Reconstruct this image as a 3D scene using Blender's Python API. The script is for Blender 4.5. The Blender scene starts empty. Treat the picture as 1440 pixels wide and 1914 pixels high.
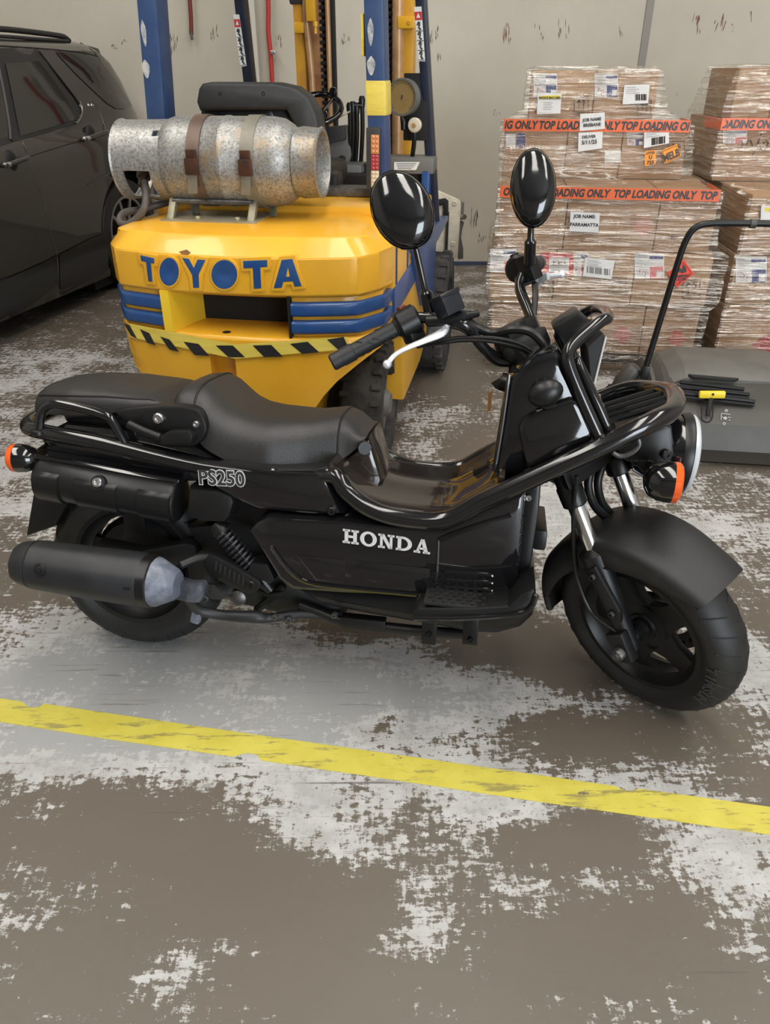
import bpy, bmesh, math, random
from mathutils import Vector, Matrix
R = math.radians
V = Vector
C = bpy.context.scene.collection
random.seed(7)

# ---------------------------------------------------------------- camera
CAM_H, PITCH, FPX = 1.36, R(30.2), 1420.0
cd = bpy.data.cameras.new('camera'); cam = bpy.data.objects.new('camera', cd); C.objects.link(cam)
cd.sensor_fit = 'VERTICAL'; cd.sensor_height = 24.0; cd.lens = 24.0 * FPX / 1914.0
cd.clip_start = 0.05; cd.clip_end = 100
cam.location = (0, 0, CAM_H); cam.rotation_euler = (R(90) - PITCH, 0, 0)
bpy.context.scene.camera = cam

# ---------------------------------------------------------------- light and exposure
vs = bpy.context.scene.view_settings
vs.view_transform = 'Standard'; vs.look = 'None'; vs.gamma = 1.0; vs.use_curve_mapping = False
vs.exposure = -0.05
w = bpy.data.worlds.new('daylight'); bpy.context.scene.world = w; w.use_nodes = True
w.node_tree.nodes['Background'].inputs[0].default_value = (0.86, 0.93, 1.0, 1)
w.node_tree.nodes['Background'].inputs[1].default_value = 1.0

def area(name, loc, rot, sx, sy, power, col):
    l = bpy.data.lights.new(name, 'AREA'); l.shape = 'RECTANGLE'; l.size = sx; l.size_y = sy
    l.energy = power; l.color = col
    o = bpy.data.objects.new(name, l); o.location = loc; o.rotation_euler = rot; C.objects.link(o); return o
# daylight through the open roller door behind the camera, and two rows of skylights
area('door_daylight', (4.5, -6.9, 2.3), (R(90), 0, R(18)), 4.4, 4.4, 650, (0.84, 0.92, 1.0))
for i, sx in enumerate((-3.0, 0.4, 3.8)):
    area('skylight_daylight', (sx, 0.6, 5.93), (0, 0, 0), 1.1, 7.0, 152, (1.0, 0.955, 0.885))

# ---------------------------------------------------------------- helpers
def pixel_ray(px, py):
    v = (957.0 - py) / FPX; c, s = math.cos(PITCH), math.sin(PITCH)
    return V(((px - 720.0) / FPX, c + s * v, -s + c * v))
EYE = V((0, 0, CAM_H))
def on_ground(px, py, z=0.0):
    d = pixel_ray(px, py); return EYE + d * ((z - CAM_H) / d.z)
def on_depth(px, py, Y):
    d = pixel_ray(px, py); return EYE + d * (Y / d.y)
class Frame:
    """a thing's own frame: where its base stands and which way it faces"""
    def __init__(s, o, x, y, z): s.o, s.x, s.y, s.z = V(o), V(x).normalized(), V(y).normalized(), V(z).normalized()
    def matrix(s):
        return Matrix(((s.x.x, s.y.x, s.z.x, s.o.x), (s.x.y, s.y.y, s.z.y, s.o.y), (s.x.z, s.y.z, s.z.z, s.o.z), (0, 0, 0, 1)))
    def local(s, p): q = p - s.o; return V((q.dot(s.x), q.dot(s.y), q.dot(s.z)))
    def atx(s, px, py, v): return s._at(px, py, s.x, v)
    def aty(s, px, py, v): return s._at(px, py, s.y, v)
    def atz(s, px, py, v): return s._at(px, py, s.z, v)
    def _at(s, px, py, n, v):
        d = pixel_ray(px, py); p0 = s.o + n * v
        return s.local(EYE + d * ((p0 - EYE).dot(n) / d.dot(n)))

def tag(o, label=None, cat=None, group=None, kind=None):
    if label: o['label'] = label
    if cat: o['category'] = cat
    if group: o['group'] = group
    if kind: o['kind'] = kind
    return o
def empty(name, frame_or_loc, label=None, cat=None, group=None):
    o = bpy.data.objects.new(name, None); C.objects.link(o); o.empty_display_size = 0.1
    if isinstance(frame_or_loc, Frame): o.matrix_world = frame_or_loc.matrix()
    else: o.location = frame_or_loc
    return tag(o, label, cat, group)

class B:
    """collects shapes; put() links them as ONE mesh object"""
    def __init__(s): s.bm = bmesh.new()
    def _merge(s, b, bev=0.0, seg=2, ang=25):
        bmesh.ops.recalc_face_normals(b, faces=b.faces)
        if bev > 0:
            es = [e for e in b.edges if len(e.link_faces) == 2 and e.calc_face_angle(0) > R(ang)]
            if es: bmesh.ops.bevel(b, geom=es, offset=bev, segments=seg, affect='EDGES', profile=0.6, clamp_overlap=True)
        me = bpy.data.meshes.new('t'); b.to_mesh(me); b.free(); s.bm.from_mesh(me); bpy.data.meshes.remove(me); return s
    def box(s, c, size, rot=None, bev=0.0, seg=2):
        b = bmesh.new(); bmesh.ops.create_cube(b, size=1)
        m = Matrix.Translation(V(c)) @ (rot.to_4x4() if rot else Matrix()) @ Matrix.Diagonal((*size, 1))
        bmesh.ops.transform(b, matrix=m, verts=b.verts); return s._merge(b, bev, seg)
    def prism(s, pts, ext, bev=0.0, seg=2, ang=25):
        b = bmesh.new(); ext = V(ext)
        a = [b.verts.new(V(p)) for p in pts]; c = [b.verts.new(V(p) + ext) for p in pts]; n = len(a)
        b.faces.new(a); b.faces.new(c[::-1])
        for i in range(n): b.faces.new((a[i], c[i], c[(i + 1) % n], a[(i + 1) % n]))
        return s._merge(b, bev, seg, ang)
    def loft(s, rings, closed=True, caps=True, bev=0.0, seg=2, ang=25, loop=False):
        b = bmesh.new(); vv = [[b.verts.new(V(p)) for p in r] for r in rings]; n = len(vv[0])
        m = len(vv)
        for i in range(m if loop else m - 1):
            A, D = vv[i], vv[(i + 1) % m]
            for j in range(n if closed else n - 1):
                k = (j + 1) % n
                try: b.faces.new((A[j], A[k], D[k], D[j]))
                except ValueError: pass
        if caps and not loop and closed: b.faces.new(vv[0]); b.faces.new(vv[-1][::-1])
        return s._merge(b, bev, seg, ang)
    def grid(s, rows, thick=None):
        b = bmesh.new(); vv = [[b.verts.new(V(p)) for p in r] for r in rows]
        for i in range(len(vv) - 1):
            for j in range(len(vv[0]) - 1): b.faces.new((vv[i][j], vv[i][j + 1], vv[i + 1][j + 1], vv[i + 1][j]))
        if thick: bmesh.ops.recalc_face_normals(b, faces=b.faces); bmesh.ops.solidify(b, geom=b.faces[:], thickness=thick)
        return s._merge(b)
    def tube(s, pts, r, n=12, smooth=0, closed=False, flat=1.0):
        P = [V(p) for p in pts]
        if smooth: P, rr = spline(P, smooth, closed, r)
        else: rr = r if isinstance(r, (list, tuple)) else [r] * len(P)
        m = len(P); rings = []; up = None
        for i in range(m):
            if closed: t = (P[(i + 1) % m] - P[i - 1])
            else: t = P[min(i + 1, m - 1)] - P[max(i - 1, 0)]
            t.normalize()
            if up is None:
                up = V((0, 0, 1)) if abs(t.z) < 0.9 else V((1, 0, 0))
            up = (up - t * up.dot(t)).normalized(); sd = t.cross(up)
            rings.append([P[i] + (sd * math.cos(q) + up * math.sin(q) * flat) * rr[i] for q in [2 * math.pi * j / n for j in range(n)]])
        if not closed:
            a0 = [P[0] + (q - P[0]) * 0.75 - (P[1] - P[0]).normalized() * rr[0] * 0.25 for q in rings[0]]
            a1 = [P[-1] + (q - P[-1]) * 0.75 + (P[-1] - P[-2]).normalized() * rr[-1] * 0.25 for q in rings[-1]]
            rings = [a0] + rings + [a1]
        return s.loft(rings, loop=closed)
    def lathe(s, o, d, prof, n=32, arc=None):
        o = V(o); d = V(d).normalized(); u = d.orthogonal().normalized(); w_ = d.cross(u)
        rings = [[o + d * h + (u * math.cos(q) + w_ * math.sin(q)) * max(r, 1e-4) for q in [2 * math.pi * j / n for j in range(n)]] for h, r in prof]
        return s.loft(rings)
    def ring(s, o, d, prof, n=40):
        """closed profile swept round an axis (tyre, rim)"""
        o = V(o); d = V(d).normalized(); u = d.orthogonal().normalized(); w_ = d.cross(u)
        rings = [[o + d * h + (u * math.cos(q) + w_ * math.sin(q)) * r for h, r in prof] for q in [2 * math.pi * j / n for j in range(n)]]
        return s.loft(rings, loop=True)
    def ball(s, c, rx, ry=None, rz=None, rot=None, n=20):
        b = bmesh.new(); bmesh.ops.create_uvsphere(b, u_segments=n, v_segments=max(8, n // 2), radius=1)
        m = Matrix.Translation(V(c)) @ (rot.to_4x4() if rot else Matrix()) @ Matrix.Diagonal((rx, ry or rx, rz or rx, 1))
        bmesh.ops.transform(b, matrix=m, verts=b.verts); return s._merge(b)
    def bolt(s, c, d, r, h=0.006): return s.lathe(c, d, [(-h, r), (h * .6, r), (h, r * .8), (h, r * .45), (h * .4, r * .4)], 12)
    def poly(s, pts):
        b = bmesh.new(); b.faces.new([b.verts.new(V(p)) for p in pts]); me = bpy.data.meshes.new('t'); b.to_mesh(me); b.free(); s.bm.from_mesh(me); bpy.data.meshes.remove(me); return s
    def put(s, name, mat, parent=None, ang=38, smooth=True):
        me = bpy.data.meshes.new(name); s.bm.to_mesh(me); s.bm.free()
        if smooth and len(me.polygons): me.shade_smooth(); me.set_sharp_from_angle(angle=R(ang))
        if mat: me.materials.append(mat)
        o = bpy.data.objects.new(name, me); C.objects.link(o)
        if parent: o.parent = parent
        return o
def spline(P, k, closed=False, r=None):
    m = len(P); rr = r if isinstance(r, (list, tuple)) else [r or 0.0] * m; out, ro = [], []
    for i in range(m if closed else m - 1):
        if closed: a, b, c, d = P[i - 1], P[i], P[(i + 1) % m], P[(i + 2) % m]
        else: a, b, c, d = P[max(i - 1, 0)], P[i], P[i + 1], P[min(i + 2, m - 1)]
        for j in range(k):
            t = j / k
            out.append(0.5 * ((2 * b) + (c - a) * t + (2 * a - 5 * b + 4 * c - d) * t * t + (3 * b - a - 3 * c + d) * t ** 3))
            ro.append(rr[i] * (1 - t) + rr[(i + 1) % m] * t)
    if not closed: out.append(P[-1]); ro.append(rr[-1])
    return out, ro
def inset(pts, d):
    """shrink a 2D outline (list of (a, b)) by d"""
    n = len(pts); A = sum(pts[i][0] * pts[(i + 1) % n][1] - pts[(i + 1) % n][0] * pts[i][1] for i in range(n))
    sg = 1 if A > 0 else -1; out = []
    for i in range(n):
        p, q, r_ = V(pts[i - 1]), V(pts[i]), V(pts[(i + 1) % n])
        e1, e2 = (q - p).normalized(), (r_ - q).normalized()
        n1, n2 = V((-e1.y, e1.x)) * sg, V((-e2.y, e2.x)) * sg
        b = n1 + n2; L = b.length
        b = b / L if L > 1e-6 else n1
        out.append(tuple(q + b * min(d / max(b.dot(n1), 0.45), d * 2)))
    return out
def text_mesh(txt, size, org, xd, yd, parent, mat, name, ext=0.0006, bold=0.0, shear=0.0, align='LEFT', sx=1.0):
    cu = bpy.data.curves.new('t', 'FONT'); cu.body = txt; cu.size = size; cu.extrude = ext; cu.offset = bold; cu.shear = shear
    cu.align_x = align; cu.resolution_u = 3; cu.space_line = 0.95
    o = bpy.data.objects.new('t', cu); C.objects.link(o); bpy.context.view_layer.update()
    me = bpy.data.meshes.new_from_object(o.evaluated_get(bpy.context.evaluated_depsgraph_get()))
    bpy.data.objects.remove(o); bpy.data.curves.remove(cu)
    xd, yd = V(xd).normalized(), V(yd); yd = (yd - xd * yd.dot(xd)).normalized(); zd = xd.cross(yd); org = V(org)
    for v in me.vertices: v.co = org + xd * (v.co.x * sx) + yd * v.co.y + zd * v.co.z
    me.name = name; me.materials.append(mat)
    r_ = bpy.data.objects.new(name, me); C.objects.link(r_)
    if parent: r_.parent = parent
    return r_

# ---------------------------------------------------------------- materials
def mat(name, col, rough=0.5, metal=0.0, coat=0.0, spec=None, emit=None):
    m = bpy.data.materials.new(name); m.use_nodes = True; b = m.node_tree.nodes['Principled BSDF']
    b.inputs['Base Color'].default_value = (*col, 1); b.inputs['Roughness'].default_value = rough; b.inputs['Metallic'].default_value = metal
    if coat: b.inputs['Coat Weight'].default_value = coat; b.inputs['Coat Roughness'].default_value = 0.04
    if spec is not None: b.inputs['Specular IOR Level'].default_value = spec
    if emit: b.inputs['Emission Color'].default_value = (*col, 1); b.inputs['Emission Strength'].default_value = emit
    return m
class N:
    def __init__(s, m): s.t = m.node_tree; s.b = s.t.nodes['Principled BSDF']; s.out = s.t.nodes['Material Output']
    def n(s, typ, **kw):
        x = s.t.nodes.new(typ)
        for k, v in kw.items():
            if k.startswith('i_'):
                key = k[2:]; key = int(key) if key.isdigit() else key.replace('_', ' ')
                x.inputs[key].default_value = v
            else: setattr(x, k, v)
        return x
    def l(s, a, b): s.t.links.new(a, b)
    def coord(s, scale=(1, 1, 1), rot=(0, 0, 0), gen='Object'):
        t = s.n('ShaderNodeTexCoord'); mp = s.n('ShaderNodeMapping'); mp.inputs['Scale'].default_value = scale; mp.inputs['Rotation'].default_value = rot
        s.l(t.outputs[gen], mp.inputs[0]); return mp.outputs[0]
    def noise(s, vec, scale, det=6, rough=0.6, dist=0.0):
        x = s.n('ShaderNodeTexNoise'); x.inputs['Scale'].default_value = scale; x.inputs['Detail'].default_value = det
        x.inputs['Roughness'].default_value = rough; x.inputs['Distortion'].default_value = dist; s.l(vec, x.inputs['Vector']); return x.outputs[0]
    def ramp(s, fac, lo, hi, a=0.0, b=1.0):
        x = s.n('ShaderNodeMapRange'); x.inputs[1].default_value = lo; x.inputs[2].default_value = hi; x.inputs[3].default_value = a; x.inputs[4].default_value = b
        s.l(fac, x.inputs[0]); return x.outputs[0]
    def mix(s, fac, a, b):
        x = s.n('ShaderNodeMix', data_type='RGBA')
        if isinstance(fac, float): x.inputs[0].default_value = fac
        else: s.l(fac, x.inputs[0])
        for i, c in ((6, a), (7, b)):
            if isinstance(c, tuple): x.inputs[i].default_value = (*c, 1)
            else: s.l(c, x.inputs[i])
        return x.outputs[2]
    def math(s, op, a, b=None):
        x = s.n('ShaderNodeMath', operation=op)
        for i, c in enumerate((a, b)):
            if c is None: continue
            if isinstance(c, (int, float)): x.inputs[i].default_value = c
            else: s.l(c, x.inputs[i])
        return x.outputs[0]
    def bump(s, h, strength=0.2, dist=0.01, to=None):
        x = s.n('ShaderNodeBump'); x.inputs['Strength'].default_value = strength; x.inputs['Distance'].default_value = dist
        s.l(h, x.inputs['Height']); s.l(x.outputs[0], to or s.b.inputs['Normal']); return x
    def base(s, c): s.l(c, s.b.inputs['Base Color'])
    def rough(s, r): s.l(r, s.b.inputs['Roughness'])
def worn(name, col, col2, rough=0.5, metal=0.0, scale=8, lo=0.45, hi=0.65, bump=0.0, stretch=(1, 1, 1), rough2=None, coat=0.0, det=8):
    m = mat(name, col, rough, metal, coat); n = N(m); v = n.coord(stretch); f = n.noise(v, scale, det, 0.65); k = n.ramp(f, lo, hi)
    n.base(n.mix(k, col, col2))
    if rough2 is not None: n.rough(n.ramp(k, 0, 1, rough, rough2))
    if bump: n.bump(f, bump)
    return m
M = {}
M['gloss'] = mat('gloss_black_paint', (0.006, 0.006, 0.007), 0.10, 0, 0.6)
M['tubeblack'] = mat('gloss_black_tube', (0.007, 0.007, 0.008), 0.14, 0, 0.5)
M['satin'] = mat('satin_black', (0.007, 0.007, 0.0075), 0.36, spec=.4)
M['matte'] = worn('matte_black_plastic', (0.010, 0.010, 0.0105), (0.014, 0.014, 0.0145), 0.52, scale=30, bump=0.03)
M['floorpan'] = mat('brown_black_gloss', (0.022, 0.016, 0.013), 0.12, 0, 0.4)
M['castblack'] = mat('cast_black', (0.008, 0.008, 0.0085), 0.42, spec=.4)
M['seat'] = worn('seat_vinyl', (0.017, 0.016, 0.0155), (0.021, 0.020, 0.019), 0.46, scale=260, bump=0.10, det=3)
M['rubber'] = worn('tyre_rubber', (0.008, 0.008, 0.008), (0.013, 0.013, 0.0135), 0.55, scale=20)
M['rubber_grey'] = worn('dusty_rubber', (0.020, 0.019, 0.018), (0.06, 0.055, 0.05), 0.8, scale=9, bump=0.1)
M['muffler'] = worn('muffler_black', (0.010, 0.0105, 0.012), (0.022, 0.0235, 0.027), 0.5, scale=14, lo=0.4, hi=0.8)
M['greymetal'] = worn('scuffed_grey_coating', (0.10, 0.115, 0.15), (0.20, 0.22, 0.27), 0.5, scale=25)
M['steel'] = mat('bare_steel', (0.55, 0.55, 0.55), 0.28, 1.0)
M['darksteel'] = worn('dark_steel', (0.10, 0.10, 0.10), (0.2, 0.19, 0.18), 0.45, 0.8, scale=20)
M['chrome'] = mat('fork_chrome', (0.75, 0.76, 0.78), 0.12, 1.0)
M['lever'] = mat('silver_lever', (0.72, 0.74, 0.78), 0.35, 0.5)
M['amber'] = mat('amber_lens', (0.75, 0.10, 0.01), 0.15, 0, 0.5)
M['lens'] = mat('clear_lens', (0.55, 0.58, 0.60), 0.12, 0, 0.5)
M['lettergrey'] = mat('silver_lettering', (0.55, 0.55, 0.54), 0.35)
M['letterdark'] = mat('dark_lettering', (0.03, 0.03, 0.03), 0.4)
M['key'] = mat('brass_key_tag', (0.32, 0.17, 0.05), 0.5, 0.3)
M['spring'] = mat('spring_black', (0.02, 0.02, 0.024), 0.3)
M['black'] = mat('deep_black', (0.004, 0.004, 0.004), 0.7)
M['mirrorglass'] = mat('mirror_glass', (0.8, 0.8, 0.8), 0.03, 1.0)
# ================================================================ the setting
X0, X1, Y0, Y1, ZC = -6.0, 7.0, -7.0, 6.30, 6.0
def S_(o): o['kind'] = 'structure'; return o
# --- floor: bare taupe concrete with the remains of a pale paint coat
mf = mat('worn_painted_concrete', (0.2, 0.18, 0.15), 0.45); n = N(mf)
v1 = n.coord((1.0, 1.35, 1)); at = n.n('ShaderNodeAttribute', attribute_name='paint_left').outputs[2]
big = n.noise(v1, 3.6, 12, 0.70, 0.3); fine = n.noise(n.coord((5.0, 22.0, 1), (0, 0, R(-7))), 2.6, 10, 0.75); fleck = n.noise(v1, 46, 8, 0.72); fin2 = n.noise(n.coord((34.0, 6.0, 1), (0, 0, R(-24))), 2.2, 8, 0.72)
scr = n.noise(n.coord((3.0, 60.0, 1), (0, 0, R(35))), 1.2, 6, 0.7)
mixn = n.math('ADD', n.math('ADD', n.math('MULTIPLY', big, 0.32), n.math('MULTIPLY', fine, 0.24)), n.math('ADD', n.math('MULTIPLY', fleck, 0.26), n.math('MULTIPLY', fin2, 0.18)))
edge = n.math('SUBTRACT', mixn, n.math('SUBTRACT', 0.614, n.math('MULTIPLY', at, 0.215)))
paint = n.ramp(edge, -0.008, 0.010); thick = n.ramp(edge, 0.068, 0.078)
dirt = n.ramp(n.noise(v1, 1.1, 6, 0.6), 0.3, 0.75)
conc = n.mix(dirt, (0.122, 0.102, 0.081), (0.090, 0.075, 0.058)); conc = n.mix(n.ramp(n.noise(v1, 40, 5, 0.7), 0.35, 0.7), conc, (0.111, 0.094, 0.075))
pc = n.mix(n.ramp(n.noise(v1, 9, 8, 0.7), 0.40, 0.62), (0.44, 0.44, 0.435), (0.335, 0.332, 0.322))
pc = n.mix(thick, pc, (0.295, 0.30, 0.298))
pc = n.mix(n.ramp(scr, 0.60, 0.68), pc, (0.15, 0.13, 0.11))
c_ = n.mix(paint, conc, pc)
gouge = n.math('MULTIPLY', n.ramp(n.noise(n.coord((1.2, 46.0, 1), (0, 0, R(-52))), 0.9, 3, 0.6), 0.71, 0.74), 0.75)
c_ = n.mix(gouge, c_, (0.07, 0.06, 0.05)); n.base(c_)
n.rough(n.ramp(paint, 0, 1, 0.40, 0.52)); n.bump(n.math('ADD', n.math('MULTIPLY', paint, 0.5), n.math('MULTIPLY', fine, 0.3)), 0.18, 0.004)
# where paint is left on the floor: centre, half sizes and amount of each patch, laid out on the ground
patches = []
for px, py, rx, ry, a in [
    (230, 1250, 380, 90, .80), (640, 1260, 330, 80, .66), (520, 1330, 420, 60, .66), (180, 1290, 200, 50, .5), (900, 1270, 120, 60, .4), (1090, 1310, 160, 40, .42), (60, 1400, 150, 60, .62), (380, 1420, 210, 60, .55), (650, 1470, 180, 90, .60), (620, 1570, 80, 50, .5),
    (900, 1480, 180, 60, .52), (1040, 1500, 160, 40, .45), (870, 1560, 90, 60, .45), (820, 1690, 60, 60, .58), (740, 1750, 60, 40, .5), (1010, 1670, 70, 50, .45), (1135, 1640, 60, 45, .5), (1340, 1580, 120, 100, .56),
    (1300, 1780, 40, 60, .42), (1420, 1780, 60, 120, .5), (320, 1860, 60, 30, .5), (350, 1770, 90, 60, .42), (280, 1660, 90, 60, .38), (30, 1680, 70, 130, .45), (440, 1890, 70, 40, .36), (1190, 1820, 60, 40, .4), (880, 1790, 60, 40, .4),
    (1390, 1250, 90, 110, .58), (1100, 1400, 180, 60, .40), (1340, 970, 200, 80, .50), (1050, 1060, 80, 110, .5), (880, 800, 160, 70, .48), (800, 900, 180, 60, .42), (100, 850, 240, 130, .46), (60, 690, 160, 60, .46), (220, 720, 120, 60, .40),
    (1050, 960, 120, 80, .5), (400, 1150, 300, 60, .45), (880, 560, 80, 60, .45), (1100, 720, 100, 30, .55), (1200, 1440, 160, 40, .48), (160, 960, 200, 60, .45), (150, 1320, 260, 60, .55)]:
    c0 = on_ground(px, py); patches.append((c0.x, c0.y, abs(on_ground(px + rx, py).x - c0.x), abs(on_ground(px, py - ry).y - on_ground(px, py + ry).y) / 2, a))
for px, py, rx, ry, a in [(1150, 1380, 200, 50, -.3), (850, 1230, 120, 40, -.22), (160, 1550, 130, 70, -.2), (400, 1620, 110, 70, -.2), (560, 1680, 130, 60, -.25), (200, 1790, 90, 80, -.3), (600, 1830, 150, 70, -.3), (1080, 1790, 120, 90, -.25),
    (1100, 1560, 130, 60, -.2), (700, 1150, 180, 60, -.3), (830, 700, 50, 40, -.35), (880, 850, 70, 50, -.3), (790, 1530, 60, 50, -.25), (440, 1440, 40, 50, -.3), (1200, 1740, 80, 90, -.2), (1080, 1230, 160, 50, -.3), (710, 1358, 36, 16, -.5)]:
    c0 = on_ground(px, py); patches.append((c0.x, c0.y, abs(on_ground(px + rx, py).x - c0.x), abs(on_ground(px, py - ry).y - on_ground(px, py + ry).y) / 2, a))
xs = [X0, -4.4] + [-3.6 + 0.06 * i for i in range(124)] + [4.6, X1]; ys = [Y0, -3.0, 0.0] + [0.42 + 0.06 * i for i in range(98)] + [Y1]
b = B(); b.grid([[V((x, y, 0)) for x in xs] for y in ys]); fl = S_(b.put('floor', mf))
a_ = fl.data.attributes.new('paint_left', 'FLOAT', 'POINT')
for i, vtx in enumerate(fl.data.vertices):
    s = 0.33
    for cx, cy, rx, ry, a in patches:
        q = ((vtx.co.x - cx) / rx) ** 2 + ((vtx.co.y - cy) / ry) ** 2
        if q < 6: s += (a - (0.27 if a > 0 else 0)) * math.exp(-q) * 1.25
    a_.data[i].value = max(0.0, min(1.0, s))
if fl.data.polygons[0].normal.z < 0: fl.data.flip_normals()

# --- the yellow floor line, chipped along its edges
my = mat('yellow_line_paint', (0.78, 0.62, 0.03), 0.5); n = N(my); v = n.coord((1, 1, 1))
k = n.noise(n.coord((5, 30, 1), (0, 0, R(-9))), 1.6, 9, 0.72); k2 = n.noise(v, 3.2, 10, 0.75)
dm = n.math('MAXIMUM', n.ramp(k2, 0.610, 0.63), n.math('MULTIPLY', n.ramp(k, 0.54, 0.60), 0.65))
cy_ = n.mix(n.ramp(n.noise(v, 14, 6, 0.6), 0.3, 0.7), (0.48, 0.415, 0.05), (0.57, 0.505, 0.085))
n.base(n.mix(dm, cy_, (0.15, 0.125, 0.07))); n.bump(k, 0.1, 0.002)
top = [(0 - 500, 1305 - 71), (40, 1311), (55, 1322), (72, 1322), (82, 1315), (450, 1369), (900, 1433), (1150, 1469), (1168, 1477), (1185, 1478), (1195, 1474), (1440, 1508), (2200, 1616)]
bot = [(2200, 1680), (1440, 1560), (1000, 1497), (700, 1452), (488, 1421), (480, 1410), (462, 1407), (444, 1411), (438, 1414), (200, 1381), (84, 1362), (70, 1360), (0, 1349), (-500, 1276)]
top, bot = [on_ground(*p, 0.0012) for p in top], [on_ground(*p, 0.0012) for p in bot]; run = (top[-1] - top[-2]).normalized()   # the line runs on out of the photo both ways
top = [top[0] - run * 3.0] + top + [top[-1] + run * 3.5]; bot = [bot[0] + run * 3.5] + bot + [bot[-1] - run * 3.0]
b = B(); b.prism(top + bot, (0, 0, -0.0011)); S_(b.put('trim_1', my, smooth=False))

# --- walls
mw = mat('painted_wall_panel', (0.5, 0.46, 0.4), 0.75); n = N(mw); v = n.coord()
f1 = n.ramp(n.noise(v, 1.3, 6, 0.6), 0.35, 0.7); f2 = n.noise(v, 30, 4, 0.6)
cw = n.mix(f1, (0.47, 0.432, 0.36), (0.40, 0.368, 0.305))
sc = n.math('MULTIPLY', n.ramp(n.noise(n.coord((9, 9, 3.2)), 1.5, 5, 0.8), 0.695, 0.73), n.ramp(n.noise(v, 1.1, 2, 0.5), 0.52, 0.60))
cw = n.mix(n.math('MULTIPLY', sc, 0.8), cw, (0.10, 0.065, 0.045)); n.base(cw); n.bump(f2, 0.05, 0.01)
ml = mat('shed_lining', (0.38, 0.36, 0.33), 0.8)
S_(B().box(((X0 + X1) / 2, Y1 + 0.1, ZC / 2), (X1 - X0, 0.2, ZC)).put('wall_back', mw, smooth=False))
S_(B().box((X0 - 0.1, (Y0 + Y1) / 2, ZC / 2), (0.2, Y1 - Y0, ZC)).put('wall_left', ml, smooth=False))
S_(B().box((X1 + 0.1, (Y0 + Y1) / 2, ZC / 2), (0.2, Y1 - Y0, ZC)).put('wall_right', ml, smooth=False))
# front wall with the roller door opening
b = B(); b.box(((X0 + 2.2) / 2, Y0 - 0.1, ZC / 2), (2.2 - X0, 0.2, ZC)); b.box(((X1 + 6.7) / 2, Y0 - 0.1, ZC / 2), (X1 - 6.7, 0.2, ZC)); b.box((4.45, Y0 - 0.1, (ZC + 4.5) / 2), (4.5, 0.2, ZC - 4.5))
S_(b.put('wall_front', ml, smooth=False))
# ceiling with skylight openings closed by glowing sheet
mc = mat('roof_sheet', (0.40, 0.39, 0.37), 0.6)
S_(B().box(((X0 + X1) / 2, (Y0 + Y1) / 2, ZC + 0.1), (X1 - X0, Y1 - Y0, 0.2)).put('ceiling', mc, smooth=False))
msk = mat('skylight_sheet', (1.0, 0.96, 0.9), 0.5, emit=4.0)
for i, sx in enumerate((-3.0, 0.4, 3.8)):
    b = B()
    for j in range(12): b.box((sx, -2.7 + j * 0.6, ZC - 0.035), (1.05, 0.52, 0.05))
    S_(b.put('window_%d' % (i + 1), msk, smooth=False))
S_(B().box(((X0 + X1) / 2, Y1 - 0.008, 0.014), (X1 - X0, 0.016, 0.028)).put('baseboard_back', mat('blue_grey_skirting', (0.035, 0.05, 0.09), 0.6), smooth=False))
# sealed joint between the wall panels, right; capped joint strip, left
p = on_depth(1209, 60, Y1 - 0.01); S_(B().box((p.x, Y1 - 0.004, 3.0), (0.052, 0.012, 6.0), bev=0.003).put('trim_2', mat('grey_sealant', (0.23, 0.215, 0.19), 0.8), smooth=False))
p = on_depth(472, 75, Y1 - 0.02); S_(B().box((p.x, Y1 - 0.03, 3.0), (0.075, 0.06, 6.0), bev=0.012).put('trim_3', mat('pale_joint_strip', (0.52, 0.50, 0.44), 0.6), smooth=False))
# rusty scrapes and scuffs on the wall panels
mrs = mat('rust_scrape', (0.16, 0.075, 0.045), 0.8); mds = mat('dark_scuff', (0.13, 0.115, 0.095), 0.8); wbk = bpy.data.objects['wall_back']
def scuffs(px, py, n_, w_, h_, m, seed, tilt=0.0):
    rnd = random.Random(seed); b = B()
    for _ in range(n_):
        x, y, l = px + rnd.uniform(-w_, w_), py + rnd.uniform(-h_, h_), rnd.uniform(.25, 1) * h_ * .7
        a, c = on_depth(x - tilt * l, y - l, Y1 - .001), on_depth(x + tilt * l + rnd.uniform(-2, 2), y + l, Y1 - .001); t = rnd.uniform(.0012, .0045)
        b.prism([a + V((-t * .3, 0, 0)), a + V((t * .4, 0, 0)), a.lerp(c, .6) + V((t, 0, 0)), c + V((t * .2, 0, 0)), c - V((t * .3, 0, 0)), a.lerp(c, .4) - V((t, 0, 0))], (0, .0008, 0))
    o = b.put('scuff_mark', m, wbk, smooth=False); o['kind'] = 'structure'
for a_ in ((948, 62, 14, 7, 16, mrs, 1), (1008, 60, 5, 8, 12, mds, 2), (1054, 56, 7, 10, 14, mds, 3), (1160, 58, 5, 3, 9, mrs, 4), (1302, 48, 9, 6, 15, mrs, 5, -.2), (1346, 42, 12, 14, 16, mrs, 6, -.3), (1407, 33, 4, 4, 10, mrs, 7), (1372, 52, 4, 5, 6, mds, 8), (215, 87, 8, 6, 5, mrs, 9), (232, 76, 3, 6, 5, mds, 10), (328, 82, 14, 18, 14, mds, 11, -.1), (400, 66, 8, 7, 14, mds, 12), (520, 78, 6, 8, 10, mds, 13), (645, 74, 9, 7, 11, mds, 14),
    (812, 66, 9, 8, 12, mds, 15), (820, 112, 4, 3, 10, mds, 16), (886, 408, 14, 8, 14, mds, 17), (900, 448, 8, 8, 8, mds, 18), (1265, 176, 2, 2, 4, mds, 19), (925, 210, 6, 10, 5, mds, 20)): scuffs(*a_)
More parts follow.
